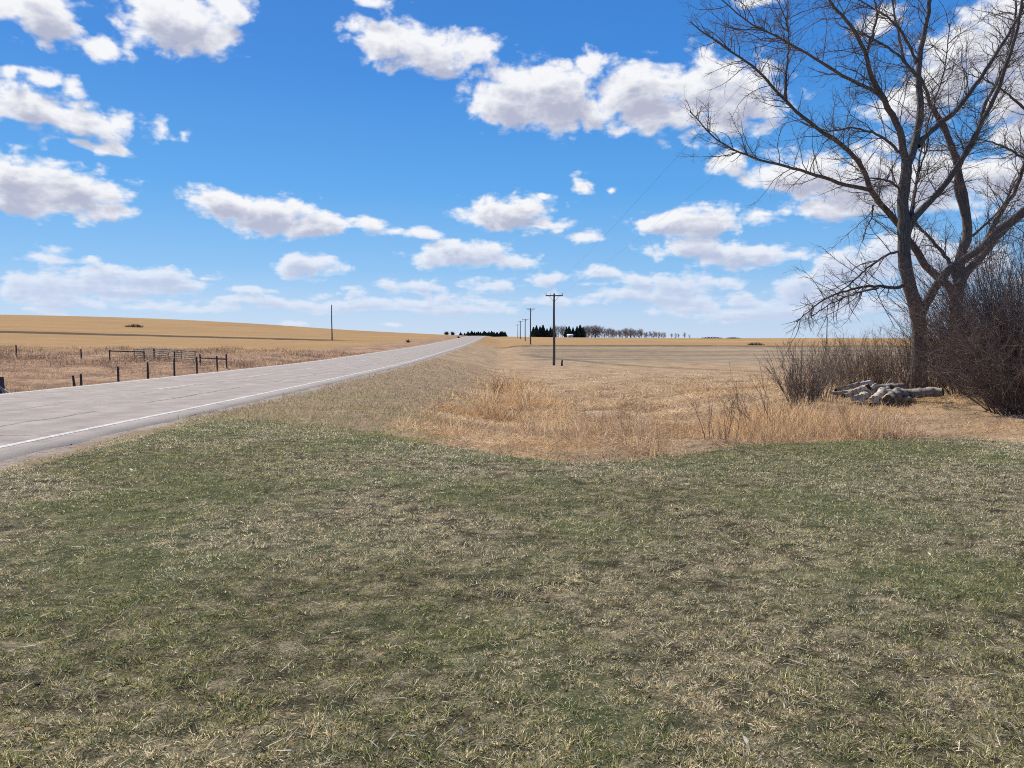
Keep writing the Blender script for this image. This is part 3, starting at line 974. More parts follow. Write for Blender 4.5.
# tall dry weeds in the ditch grass
for i, (px, py, h_, ns, lean, lab) in enumerate([
        (766, 424, 1.5, 14, -.42, 'tall dry weed stalks leaning left beside the fanned shrub'),
        (785, 420, 1.25, 12, -.25, 'dry weed stalks at the foot of the fanned shrub'),
        (716, 436, .95, 12, 0, 'upright dry weeds at the lawn edge, left of the leaning stalks'),
        (742, 404, .8, 10, .1, 'short dark weed clump in the tan hay'),
        (497, 398, 1.0, 24, 0, 'rusty weed clump in the ditch beside the road')]):
    d_ = {0: 14.2, 1: 15.0, 2: 12.4, 3: 19, 4: 40}[i]
    shrub('dry_weed', lab, xof(px, d_), d_, h_, .35, ns, 50 + i, M_WEED, (lean, 0), .32, 'weeds', tw=4, sub=2, r0=.006 * max(1, d_ / 18), tmin=.45)

# dark clod at the lawn edge
mb = MB()
th = np.linspace(0, 6.283, 15)[:-1]
rings = []
for k, (r_, z_) in enumerate([(.20, -.04), (.16, .03), (.10, .07), (.03, .085)]):
    rings.append(np.stack([np.cos(th) * r_ * 1.3 * (1 + .6 * (RNG.rand(14) - .5)), np.sin(th) * r_ * (1 + .6 * (RNG.rand(14) - .5)), z_ + .05 * (RNG.rand(14) - .5)], 1))
V = np.concatenate(rings)
q = [(k * 14 + j, k * 14 + (j + 1) % 14, (k + 1) * 14 + (j + 1) % 14, (k + 1) * 14 + j) for k in range(3) for j in range(14)]
q += [(42, 42 + j, 42 + j + 1, 42 + j + 2) for j in range(1, 11, 2)]
mb.add(V, q)
o = mb.build('soil_mound', M_SOIL, smooth=True)
xx_, yy_ = xof(890, 13.0), 13.0
o.location = (xx_, yy_, gz(xx_, yy_))
tag(o, 'small dark soil mound at the lawn edge below the log pile', 'mound')


# ------------------------------------------------------------------ log pile
def log(name, label, p0, p1, r0, r1, mat, seed, hollow=True, crooked=.07):
    rng = np.random.RandomState(seed)
    p0 = np.array(p0); p1 = np.array(p1)
    c = (p0 + p1) / 2
    root = thing(name, tuple(c), label, 'log', 'logs in the pile')
    K, S = 9, 14
    t = np.linspace(0, 1, K)[:, None]
    ax = norm(p1 - p0)
    P = (p0 + (p1 - p0) * t) - c
    P = P + rng.normal(size=P.shape) * crooked * r0 * 1.5
    P[0] = p0 - c; P[-1] = p1 - c
    rr = np.linspace(r0, r1, K)
    V, q = tube_arrays(P[None], rr[None], S)
    V = V.reshape(K, S, 3)
    lump = 1 + .30 * (rng.rand(1, S) - .5) + .26 * (rng.rand(K, S) - .5) + .25 * (rng.rand(K, 1) - .5)
    V = P[:, None] + (V - P[:, None]) * lump[:, :, None]
    # a knot
    mb = MB(); mb.add(V.reshape(-1, 3), q)
    mb.build('log_bark', mat, root, smooth=True)
    for k, sgn in ((0, -1), (K - 1, 1)):
        ring = V[k] - 0
        inner = P[k] + (ring - P[k]) * .82 - ax * sgn * .012
        core = P[k] + (ring - P[k]) * .35 - ax * sgn * (.05 if hollow else .008)
        VV = np.concatenate([ring + ax * sgn * .002, inner, core])
        qq = [(a * S + j, a * S + (j + 1) % S, (a + 1) * S + (j + 1) % S, (a + 1) * S + j) for a in range(2) for j in range(S)]
        qq += [(2 * S, 2 * S + j, 2 * S + j + 1, 2 * S + j + 2) for j in range(1, S - 2, 2)]
        e_ = MB(); e_.add(VV, qq)
        e_.build('cut_end', M_LOGEND if hollow else M_LOGPALE, root)
    return root


def lp(px, py, d):
    return at(px, py, d)


DL = 19.3
px_m = DL / F
logs = [
    ('longest silvery log at the right end of the pile, with a ragged dark end', (906, 393.5), (943, 392), .25, -.25, 4.9, 4.2, M_LOGBARK, True),
    ('thick grey log butting against the longest one', (880, 394), (907, 393), .25, .05, 4.8, 4.6, M_LOGBARK, True),
    ('short log with its round dark hollow end facing the lawn', (888, 401.5), (899, 392), -.75, .25, 5.8, 5.2, M_LOGBARK, True),
    ('pale barkless log end beside the hollow log', (874.5, 399.5), (884, 391), -.5, .35, 4.3, 3.8, M_LOGPALE, False),
    ('pale log with dark right end on the left of the pile', (849, 394), (868.5, 387), .35, -.1, 3.2, 3.7, M_LOGPALE, True),
    ('thin grey log at the left rear of the pile', (836, 390.5), (858, 384), .5, .7, 2.2, 2.6, M_LOGBARK, True),
    ('small pale chunk low in the middle of the pile', (861, 398), (867, 393.5), -.35, .1, 4.0, 3.6, M_LOGPALE, False),
    ('grey log lying across the top of the pile', (871, 390), (893, 386), .4, .5, 3.2, 3.4, M_LOGBARK, True),
    ('stubby dark ended log on top of the pile towards the trunk', (893, 388), (903, 386), .2, .9, 3.3, 3.3, M_LOGBARK, True),
    ('thin stick of wood at the far left of the pile', (832, 393.5), (847, 392.5), .2, .2, 1.7, 2.0, M_LOGBARK, False),
    ('pale knobbly piece highest in the rear of the pile', (857, 385), (870, 382.5), .7, .8, 2.6, 2.8, M_LOGPALE, False),
    ('thin dark log under the longest one', (897, 400), (911, 398.5), -.2, -.1, 2.3, 2.0, M_LOGBARK, True),
    ('knotty stub leaning on the hollow log from behind', (880, 397), (889, 387), .1, .45, 3.0, 2.6, M_LOGBARK, True),
    ('small pale broken branch end above the barkless log', (868, 391), (876, 384), .1, .3, 1.9, 1.5, M_LOGPALE, False),
    ('short dark chunk between the pale log and the barkless one', (865, 394.5), (873, 392), .0, .2, 3.0, 2.7, M_LOGBARK, True),
    ('thin crooked branch poking up from the top of the pile', (884, 387), (891, 379), .5, .7, 1.0, .6, M_LOGBARK, False),
    ('little grey log piece at the left foot of the pile', (843, 396), (852, 394), -.1, .1, 2.2, 1.9, M_LOGBARK, True),
    ('short grey split piece in front of the left logs', (853, 398.5), (861, 396.5), -.3, -.1, 2.8, 2.6, M_LOGBARK, False),
]
for i, (lab, a, b_, da, db, ra, rb_, mt, hol) in enumerate(logs):
    p0 = lp(a[0], a[1], DL + da); p1 = lp(b_[0], b_[1], DL + db)
    log('log', lab, p0, p1, ra * px_m, rb_ * px_m, mt, 100 + i, hol)


# ------------------------------------------------------------------ utility poles
def pole(name, label, x, y, h, group, crossarm=True, xarm=2.2, r=.15, seed=0, rz=0, xz=None):
    rng = np.random.RandomState(seed)
    z = gz(x, y) - .1
    root = thing(name, (x, y, z), label, 'utility pole', group, rz)
    K = 8
    zz = np.linspace(0, h + .1, K)
    P = np.stack([.02 * np.sin(zz * .7 + seed), zz * 0, zz], 1)
    mb = MB(); mb.tubes(P[None], np.linspace(r, r * .66, K)[None], 12, cap=True)
    mb.build('shaft', M_POLE, root, smooth=False)
    if crossarm:
        za = h - (.18 if xz is None else xz)
        mb = MB(); mb.box((-xarm / 2, -r * .66 - .13, za - .07), (xarm / 2, -r * .66 - .01, za + .07))
        mb.build('crossarm', M_POLE, root)
        mb = MB()
        for s in (-1, 1):
            P = np.array([[s * xarm * .28, -r * .7 - .02, za - .07], [s * .04, -r * .72, za - .75]])
            mb.tubes(P[None], np.full((1, 2), .022), 5)
        mb.build('arm_brace', M_WIRE, root)
        for s in (-.47, -.2, .47):
            mb = MB()
            P = np.array([[0, 0, 0], [0, 0, .06], [0, 0, .10], [0, 0, .15], [0, 0, .19], [0, 0, .23]]) + np.array([s * xarm, -r * .66 - .07, za + .07])
            mb.tubes(P[None], np.array([[.018, .018, .05, .04, .055, .02]]), 8, cap=True)
            mb.build('insulator', M_CERAMIC, root, smooth=True)
    else:
        mb = MB()
        P = np.array([[0, 0, 0], [0, 0, .06], [0, 0, .10], [0, 0, .15], [0, 0, .19], [0, 0, .23]]) + np.array([0, 0, h])
        mb.tubes(P[None], np.array([[.018, .018, .05, .04, .055, .02]]), 8, cap=True)
        mb.build('insulator', M_CERAMIC, root, smooth=True)
    return root, z


line = []
for i, (px, d_, ytop, lab, xa, rr_) in enumerate([
        (554, 95, 293.5, 'nearest utility pole with a crossarm standing in the hay field', 2.15, .17),
        (530.5, 190, 308, 'second utility pole of the row along the road', 2.0, .17),
        (525.2, 290, 319, 'third utility pole of the row along the road', 2.4, .19),
        (520.3, 385, 320.8, 'fourth, thicker utility pole of the far row', 2.4, .24),
        (517.8, 480, 324.5, 'farthest utility pole of the row along the road', 2.6, .2)]):
    X_ = xof(px, d_)
    ztop = at(px, ytop, d_)[2]
    h_ = ztop - gz(X_, d_)
    r_, z_ = pole('utility_pole', lab, X_, d_, h_, 'utility poles in a row along the road', True, xa, rr_, i, 0)
    line.append((X_, d_, ztop - .18 + .25))
pole('utility_pole', 'lone bare pole without crossarm on the far left hill', xof(332, 195), 195, at(332, 305, 195)[2] - gz(xof(332, 195), 195), None, False, r=.16, seed=7)
pole('utility_pole', 'thin bare pole rising behind the brush on the right', xof(826.8, 215), 215, at(826.8, 317, 215)[2] - gz(xof(826.8, 215), 215), None, False, r=.15, seed=8)

# power lines: one object per conductor
for s, lab in ((-.47, 'left hand overhead wire running along the pole row'), (.47, 'right hand overhead wire running along the pole row')):
    pts = [(7.0 + s * 2.15, -3, 8.4)] + [(a + s * 2.15, b_, c) for a, b_, c in line]
    mb = MB()
    for p0, p1 in zip(pts[:-1], pts[1:]):
        t = np.linspace(0, 1, 26)[:, None]
        P = np.array(p0) * (1 - t) + np.array(p1) * t
        P[:, 2] -= (4 * t * (1 - t) * .55)[:, 0]
        P[:, 1] -= .0
        mb.tubes(P[None], np.full((1, 26), .0036), 4)
    tag(mb.build('overhead_wire', M_WIRE), lab, 'wire', 'overhead wires')

# dark stake by the nearest pole
x_, y_ = xof(562, 93), 93.0
mb = MB(); mb.tubes(np.array([[[0, 0, -.1], [0, 0, .35], [.03, 0, .75]]]), np.array([[.13, .12, .10]]), 8, cap=True)
o = mb.build('wooden_stake', M_POST); o.location = (x_, y_, gz(x_, y_)); tag(o, 'short dark stub beside the foot of the nearest utility pole', 'stake')


# ------------------------------------------------------------------ fences
def post_mesh(h, r, lean, seed):
    rng = np.random.RandomState(seed)
    K = 5
    zz = np.linspace(-.25, h, K)
    P = np.stack([lean * zz, .02 * rng.normal() * zz, zz], 1)
    mb = MB(); mb.tubes(P[None], (r * (1.08 - .14 * np.linspace(0, 1, K)) * (1 + .06 * rng.normal(size=K)))[None], 9, cap=True)
    return mb


def fence(name, label, posts, wires, rails=(), r=.056):
    p0 = posts[0]
    zb = gz(p0[0], p0[1])
    root = thing(name, (p0[0], p0[1], zb), label, 'fence')
    for i, (x, y, ztop, lean) in enumerate(posts):
        g_ = gz(x, y)
        o = post_mesh(ztop - g_, r, lean, 200 + i).build('post', M_POST, root)
        o.location = (x - p0[0], y - p0[1], g_ - zb)
    for f in wires:
        mb = MB()
        pts = []
        for (x, y, zt, _) in posts:
            g_ = gz(x, y)
            pts.append((x - p0[0], y - p0[1] - r, g_ + (zt - g_) * f - zb))
        mb.tubes(np.array(pts)[None], np.full((1, len(pts)), .008), 3)
        mb.build('wire', M_WIRE, root)
    for (i, j, f) in rails:
        a, b_ = posts[i], posts[j]
        pa = np.array([a[0] - p0[0], a[1] - p0[1] - r * .4, gz(a[0], a[1]) + (a[2] - gz(a[0], a[1])) * f - zb])
        pb = np.array([b_[0] - p0[0], b_[1] - p0[1] - r * .4, gz(b_[0], b_[1]) + (b_[2] - gz(b_[0], b_[1])) * f - zb])
        mb = MB(); mb.tubes(np.array([pa, (pa + pb) / 2, pb])[None], np.full((1, 3), .05), 7, cap=True)
        mb.build('rail', M_POST, root)
    return root


def pt(px, ytop, d, lean=0):
    p = at(px, ytop, d)
    return (p[0], p[1], p[2], lean)


fence('roadside_fence', 'roadside fence of short dark posts in the ditch beyond the road',
      [pt(-30, 381, 33), pt(75.5, 375.5, 36, -.12), pt(81, 374, 36.6), pt(118, 366.5, 39.7), pt(147.6, 362, 43), pt(174, 358.5, 46.6), pt(196.7, 356.8, 50), pt(217, 356, 54)],
      (.9, .65, .4))
fence('field_fence', 'field fence of dark posts with braces, running across the pasture',
      [pt(-70, 342.5, 61), pt(16, 345, 60), pt(81, 349, 60), pt(109.5, 349.8, 60), pt(144, 351, 60), pt(174.4, 351, 60), pt(200, 353.8, 58), pt(226.4, 354, 57)],
      (.95, .62, .3), [(3, 4, .9), (6, 7, .62)])


def gate(label, pa, pb, ha, nbars, nvert):
    a = np.array(pa[:3]); b_ = np.array(pb[:3])
    root = thing('pipe_gate', (a[0], a[1], gz(a[0], a[1])), label, 'gate')
    zb = gz(a[0], a[1])
    h0 = a[2] - zb; h1 = b_[2] - gz(b_[0], b_[1])
    u = np.array([b_[0] - a[0], b_[1] - a[1]])
    def q(s, z): return np.array([u[0] * s, u[1] * s, z])
    gb_ = gz(b_[0], b_[1]) - zb
    for s in (0, 1):
        mb = MB()
        mb.tubes(np.array([q(s, gb_ * s + .03), q(s, gb_ * s + h0 * .5), q(s, gb_ * s + (h0 if s == 0 else h1))])[None], np.full((1, 3), .035), 7, cap=True)
        mb.build('gate_upright', M_RAIL, root)
    for k in range(nbars):
        f = .25 + .72 * k / (nbars - 1)
        mb = MB(); mb.tubes(np.array([q(0, h0 * f), q(.5, gb_ * .5 + (h0 + h1) / 2 * f), q(1, gb_ + h1 * f)])[None], np.full((1, 3), .034), 6)
        mb.build('gate_bar', M_RAIL, root)
    for k in range(nvert):
        s = (k + 1) / (nvert + 1)
        mb = MB(); mb.tubes(np.array([q(s, gb_ * s + h0 * .24), q(s, gb_ * s + (h0 * (1 - s) + h1 * s) * .97)])[None], np.full((1, 2), .022), 6)
        mb.build('gate_strut', M_RAIL, root)


gate('narrow grey pipe gate panel between two dark fence posts', pt(134, 348.8, 61.5), pt(153.6, 348.2, 61.5), 0, 5, 1)
gate('wide grey pipe gate with many bars, right of the narrow panel', pt(154.6, 348.3, 61.6), pt(195, 351, 60.5), 0, 5, 2)

# broken post with pale sticks at the left edge, beyond the road
p = at(0.5, 377, 33.0)
g_ = gz(p[0], p[1])
root = thing('broken_post', (p[0], p[1], g_), 'dark leaning post at the left edge beyond the road', 'post')
post_mesh(p[2] - g_, .16, -.05, 301).build('stump', M_POST, root)
for i in range(5):
    mb = MB()
    a = np.array([-.15 + .08 * i, -.15, .9 - .1 * i]); b_ = np.array([.45 + .22 * i, -.25 - .05 * i, -.1])
    mb.tubes(np.array([a, (a + b_) / 2 + .02, b_])[None], np.full((1, 3), .022), 6, cap=True)
    o = mb.build('stick', M_LOGPALE)
    o.location = (p[0], p[1], g_)
    tag(o, 'thin pale stick leaning on the dark post at the left edge', 'stick', 'pale sticks against the post')


# ------------------------------------------------------------------ far trees and farm
def conifer_mesh(seed, h=10, w=4.2):
    rng = np.random.RandomState(seed)
    n_ = 900
    t = rng.rand(n_) ** .8
    z = h * (.04 + .94 * t)
    rad = w * (1 - t) ** .65 * (.55 + .5 * rng.rand(n_)) + .12
    a = rng.rand(n_) * 6.283
    rad = rad * (.7 + .5 * vnoise(z * .8, a * 1.5, seed))
    tip = np.stack([np.cos(a) * rad, np.sin(a) * rad, z - .18 * rad], 1)
    s = .22 + .22 * rng.rand(n_)
    side = np.stack([-np.sin(a), np.cos(a), 0 * a], 1) * s[:, None] * 1.6
    up = np.stack([0 * a, 0 * a, s], 1)
    inn = tip * np.array([.35, .35, 1]) + np.array([0, 0, .25])
    V = np.stack([tip, inn + side + up, inn - side + up * .3, tip * np.array([.6, .6, 1]) - up * 1.2], 1).reshape(-1, 3)
    i = np.arange(n_) * 4
    tr = np.concatenate([np.stack([i, i + 1, i + 2], 1), np.stack([i, i + 2, i + 3], 1), np.stack([i, i + 3, i + 1], 1)])
    mt = MB(); mt.tubes(np.array([[[0, 0, -.3], [0, 0, h * .5], [0, 0, h]]]), np.array([[.16, .1, .02]]), 6)
    return V, tr, mt


def bare_far_mesh(seed, h=9, w=3):
    rng = np.random.RandomState(seed)
    K = 5
    P0 = np.array([[[0, 0, -.3], [.05, 0, h * .25], [0, .1, h * .5], [.1, 0, h * .75], [0, 0, h * .95]]])
    R0 = np.array([[.16, .13, .10, .07, .03]])
    mt = MB(); mt.tubes(P0, R0, 6)
    p1, r1 = grow(P0, R0, 34, .02, h * .35, h * .6, R(36), 5, .06, up=.25, rng=rng, lfall=.5)
    p2, r2 = grow(p1, r1, 220, .15, h * .1, h * .28, R(40), 4, .055, up=.2, rng=rng)
    p3, r3 = grow(p2, r2, 1300, .1, h * .06, h * .16, R(45), 3, .05, up=.1, rng=rng)
    mc = MB(); mc.tubes(p1, r1, 4); mc.tubes(p2, r2, 3); mc.tubes(p3, r3, 3)
    return mt, mc


def proto_conifer(seed, name, label, group):
    V, tr, mt = conifer_mesh(seed)
    root = thing(name, (0, 0, 0), label, 'tree', group)
    mt.build('trunk', M_BARK, root)
    make_mesh('crown', V, None, tr, M_NEEDLE, parent=root)
    return root


def proto_bare(seed, name, label, group):
    root = thing(name, (0, 0, 0), label, 'tree', group)
    mt, mc = bare_far_mesh(seed)
    mt.build('trunk', M_BARK, root); mc.build('crown', M_FARTWIG, root)
    return root


def copy_tree(o):
    c = o.copy(); COL.objects.link(c)
    for ch in list(o.children):
        k = ch.copy(); COL.objects.link(k); k.parent = c
    return c


used = set()


def place(protos, i, x, y, s, rz, label, group):
    src = protos[i % len(protos)]
    if src.name in used:
        o = copy_tree(src)
    else:
        o = src; used.add(src.name)
    o.location = (x, y, gz(x, y) - .1); o.scale = (s[0], s[0], s[1]); o.rotation_euler = (0, 0, rz)
    o['label'] = label; o['group'] = group
    return o


rng = np.random.RandomState(77)
CON = [proto_conifer(s, 'spruce_tree', 'x', 'x') for s in (1, 2, 3)]
BAR = [proto_bare(s, 'far_bare_tree', 'x', 'x') for s in (4, 5, 6)]
# dark spruces of the farmyard right of the road end: (px, top y)
cnt = 0
for px, yt in [(533.5, 327), (536.5, 325.5), (540, 326.5), (543, 325), (547, 328.5), (550.5, 327.5), (553, 328),
               (566.5, 327), (569, 326.5), (573, 327.5), (577, 326.5), (580, 325), (583, 327)]:
    d_ = 640 + rng.rand() * 25
    x_ = xof(px, d_)
    h_ = at(px, yt, d_)[2] - gz(x_, d_)
    right = px > 560
    place(CON, cnt, x_, d_, (h_ / 10 * (1.0 + .25 * rng.rand()), h_ / 10), rng.rand() * 6,
          'dark spruce in the right clump beside the white farm shed' if right else 'dark spruce in the left clump of the farmyard trees',
          'spruces around the far farmyard')
    cnt += 1
cnt = 0
bare_px = list(np.linspace(556, 565, 5)) + list(np.linspace(585, 601, 14)) + list(np.linspace(605, 641, 26)) + list(np.linspace(642, 665, 15)) + [672, 675, 678.5, 685, 689]
for px in bare_px:
    px = px + rng.normal() * .5
    d_ = 655 + rng.rand() * 35
    yt = 327.5 if px < 603 else (330.5 if px < 642 else (333 if px < 668 else 333.5))
    yt += rng.normal() * .8
    x_ = xof(px, d_)
    h_ = max(at(px, yt, d_)[2] - gz(x_, d_), 3.0)
    lab = ('bare grey tree behind the farmyard spruces' if px < 568 else 'bare grey tree just right of the farmyard spruces' if px < 603
           else 'bare grey tree in the shelterbelt right of the farmyard' if px < 668 else 'bare grey tree in the small separate group beyond the shelterbelt')
    place(BAR, cnt, x_, d_, (h_ / 9 * (1.4 + .5 * rng.rand()), h_ / 9), rng.rand() * 6, lab, 'bare trees of the far shelterbelt')
    cnt += 1
# low spruces left of the road crest
CON2 = [proto_conifer(s, 'young_spruce', 'x', 'x') for s in (11, 12)]
cnt = 0
for px in list(np.linspace(461, 505, 26)):
    px += rng.normal() * .4
    d_ = 600 + rng.rand() * 30
    x_ = xof(px, d_)
    yt = 331.6 + rng.normal() * .6 + (1.0 if px < 470 else 0)
    h_ = max(at(px, yt, d_)[2] - gz(x_, d_), 1.8)
    place(CON2, cnt, x_, d_, (h_ / 10 * 1.5, h_ / 10), rng.rand() * 6, 'low dark spruce in the row where the road meets the horizon', 'spruces at the end of the road')
    cnt += 1


def dome_brush(name, label, px, d_, w_, h_, seed, n_=160, cat='bush', flat=.5):
    rng = np.random.RandomState(seed)
    x_ = xof(px, d_)
    a = rng.rand(n_) * 6.283; rr_ = np.sqrt(rng.rand(n_)) * w_ / 2
    bx = np.cos(a) * rr_; by = np.sin(a) * rr_ * flat
    st_ = np.stack([bx, by, np.zeros(n_)], 1)
    hgt_ = h_ * (1 - (rr_ / (w_ / 2)) ** 2 * .6) * (.6 + .5 * rng.rand(n_))
    tipd = np.stack([rng.normal(size=n_) * .3 * h_, rng.normal(size=n_) * .2 * h_, hgt_], 1)
    P = np.stack([st_, st_ + tipd * .5 + .05, st_ + tipd], 1)
    rb_ = .03 * d_ / 200
    mb = MB(); mb.tubes(P, np.tile(np.array([[rb_, rb_ * .8, rb_ * .3]]), (n_, 1)), 4)
    p1, q1 = grow(P, np.full((n_, 3), rb_), n_ * 4, .2, .15 * h_, .4 * h_, R(40), 3, rb_ * .6, up=.2, rng=rng)
    mb.tubes(p1, q1, 3)
    o = mb.build(name, M_FARBUSH); o.location = (x_, d_, gz(x_, d_) - .05)
    return tag(o, label, cat)


dome_brush('field_brush', 'small dark brush patch alone on the golden hill', 134, 285, 6.5, 1.3, 1)
dome_brush('field_brush', 'low brown brush patch on the field border at right', 756, 186, 4.2, .9, 2)
dome_brush('roadside_bush', 'dark round bush on the skyline left of the spruce row', 446.5, 440, 2.0, 2.0, 3, flat=1)
dome_brush('roadside_bush', 'little dark bush on the skyline next to the spruce row', 452.5, 440, 1.3, 2.0, 4, flat=1)
dome_brush('roadside_bush', 'small brown bush beside the far end of the road', 458.5, 300, .7, .9, 5, 40, flat=1)
dome_brush('roadside_bush', 'small brown bush in the left verge, right of the lone pole', 408, 190, .8, .9, 6, 60, flat=1)
dome_brush('horizon_brush', 'dark low brush line on the right horizon, left piece', 712, 900, 26, 2.2, 8, 200)
dome_brush('horizon_brush', 'dark low brush line on the right horizon, right piece', 733, 900, 18, 1.8, 9, 160)

# white farm shed
x_, d_ = xof(570, 630), 630.0
root = thing('farm_shed', (x_, d_, gz(x_, d_)), 'small white farm shed in front of the dark spruces', 'shed')
mb = MB(); mb.box((-2.3, -2.5, -.3), (2.3, 2.5, 1.7))
mb.add([(-2.3, -2.5, 1.7), (-2.3, 2.5, 1.7), (-2.3, 0, 2.6), (2.3, -2.5, 1.7), (2.3, 2.5, 1.7), (2.3, 0, 2.6)], None, [(0, 2, 1), (3, 4, 5)])
mb.build('wall', M_WHITE, root)
mb = MB()
for sy in (-1, 1):
    V = np.array([(-2.6, sy * 2.8, 1.60), (2.6, sy * 2.8, 1.60), (2.6, 0, 2.63), (-2.6, 0, 2.63)])
    V = np.concatenate([V, V + np.array([0, 0, .08])])
    mb.add(V, [(3, 2, 1, 0), (4, 5, 6, 7), (0, 1, 5, 4), (1, 2, 6, 5), (2, 3, 7, 6), (3, 0, 4, 7)])
mb.build('roof', M_ROOF, root)
mb = MB(); mb.box((-.7, -2.55, -.1), (.7, -2.503, 1.7)); mb.build('door', M_DOOR, root)

# ------------------------------------------------------------------ sky with cumulus
SUN_AZ = R(-33)      # left of the view direction (+Y)
SUN_EL = R(47)
w = bpy.data.worlds.new('World')
scene.world = w
w.use_nodes = True
nt = NT(w.node_tree)
bg = nt.n['Background']
sky = nt.node('ShaderNodeTexSky')
sky.sky_type = 'NISHITA'
sky.sun_disc = False
sky.sun_elevation = SUN_EL
sky.sun_rotation = SUN_AZ
sky.altitude = 500
sky.air_density = 1.0
sky.dust_density = .35
sky.ozone_density = 2.2
SKY_STR = .10

CL = [  # px, py, half width, half height
    (40, 12, 52, 26), (8, 6, 40, 20), (170, 14, 62, 26), (200, 30, 42, 18), (225, 4, 26, 16), (100, 42, 22, 13), (128, 48, 12, 10),
    (8, 72, 14, 6), (40, 78, 22, 9), (70, 86, 14, 9),
    (25, 108, 60, 22), (75, 118, 62, 17), (118, 120, 30, 11), (160, 128, 13, 10), (185, 132, 7, 8), (110, 147, 14, 6), (75, 140, 12, 4),
    (15, 178, 70, 26), (70, 187, 74, 20), (20, 205, 90, 14), (110, 208, 36, 9),
    (225, 205, 46, 18), (262, 214, 70, 20), (318, 226, 46, 13), (376, 226, 16, 8),
    (40, 256, 30, 10), (86, 258, 14, 5), (130, 275, 78, 11), (60, 285, 80, 12), (175, 285, 44, 8),
    (302, 266, 34, 11), (325, 272, 26, 5),
    (358, 24, 18, 12), (385, 40, 32, 26), (432, 48, 42, 20), (478, 46, 22, 14), (370, 4, 16, 6),
    (510, 98, 46, 27), (555, 94, 52, 30), (590, 108, 40, 16), (588, 62, 22, 13), (640, 92, 52, 30), (690, 92, 62, 42), (735, 100, 52, 34), (665, 115, 60, 18),
    (583, 184, 12, 10), (612, 188, 7, 4), (540, 196, 7, 3.5),
    (508, 214, 56, 17), (485, 216, 36, 12), (540, 222, 26, 10), (578, 238, 24, 6), (420, 235, 18, 5), (395, 232, 8, 4),
    (465, 255, 54, 14), (500, 262, 40, 10), (435, 262, 30, 9), (490, 286, 28, 8), (440, 297, 26, 6), (390, 285, 18, 8), (352, 293, 16, 7), (425, 284, 20, 5),
    (695, 223, 66, 15), (660, 226, 32, 11), (700, 250, 58, 10), (745, 258, 66, 12), (690, 246, 30, 7), (640, 280, 40, 7), (600, 274, 30, 7), (650, 296, 70, 8), (760, 312, 90, 8), (60, 300, 70, 7), (450, 308, 80, 6), (120, 288, 90, 7), (265, 301, 80, 6), (370, 303, 70, 6), (180, 306, 60, 5), (550, 279, 34, 6), (680, 284, 60, 11),
    (735, 165, 28, 12), (800, 172, 60, 22), (860, 178, 90, 32), (930, 180, 70, 34), (1010, 175, 60, 28), (850, 205, 70, 10),
    (1000, 40, 66, 60), (940, 75, 46, 34), (1015, 95, 50, 24), (900, 105, 30, 16), (760, 2, 36, 6), (880, 20, 24, 14), (1040, 130, 50, 22),
    (860, 270, 56, 20), (900, 250, 60, 16), (960, 265, 60, 22), (800, 292, 40, 14), (830, 300, 60, 14),
    (560, 300, 34, 7), (640, 297, 40, 7), (690, 304, 44, 8), (745, 300, 40, 8), (480, 303, 34, 6), (110, 298, 40, 6), (20, 292, 40, 7), (250, 290, 30, 5), (330, 300, 26, 5), (880, 306, 44, 7),
    # beyond the frame
    (-120, 130, 110, 40), (-150, 220, 120, 26), (1200, 150, 120, 40), (1180, 260, 120, 20), (200, -140, 120, 40), (700, -160, 140, 50), (450, -120, 60, 26), (950, -120, 90, 40),
    (-100, -100, 120, 50), (1250, 20, 100, 40),
]
_cr = np.random.RandomState(41)
for _k in range(54):      # the many small flat puffs low over the horizon
    _y = 276 + 50 * _cr.rand()
    _a = (8 + 20 * _cr.rand()) * (1.1 if _y > 300 else .8)
    CL.append((-140 + 1300 * _cr.rand(), _y, _a, _a * (.20 + .10 * _cr.rand())))


def cl_params(c):
    px, py, a, b_ = c
    r = ray(px, py); r = r / np.linalg.norm(r)
    ca = math.cos(math.atan((px - 512) / F))
    return math.atan2(r[0], r[1]), math.asin(r[2]), a / F * ca ** 2 * 1.08, b_ / F * ca * 1.12


CLP = [cl_params(c) for c in CL]


def kof(da, db):
    return min(1.0, max(.55, math.sqrt(da * db) / .030))


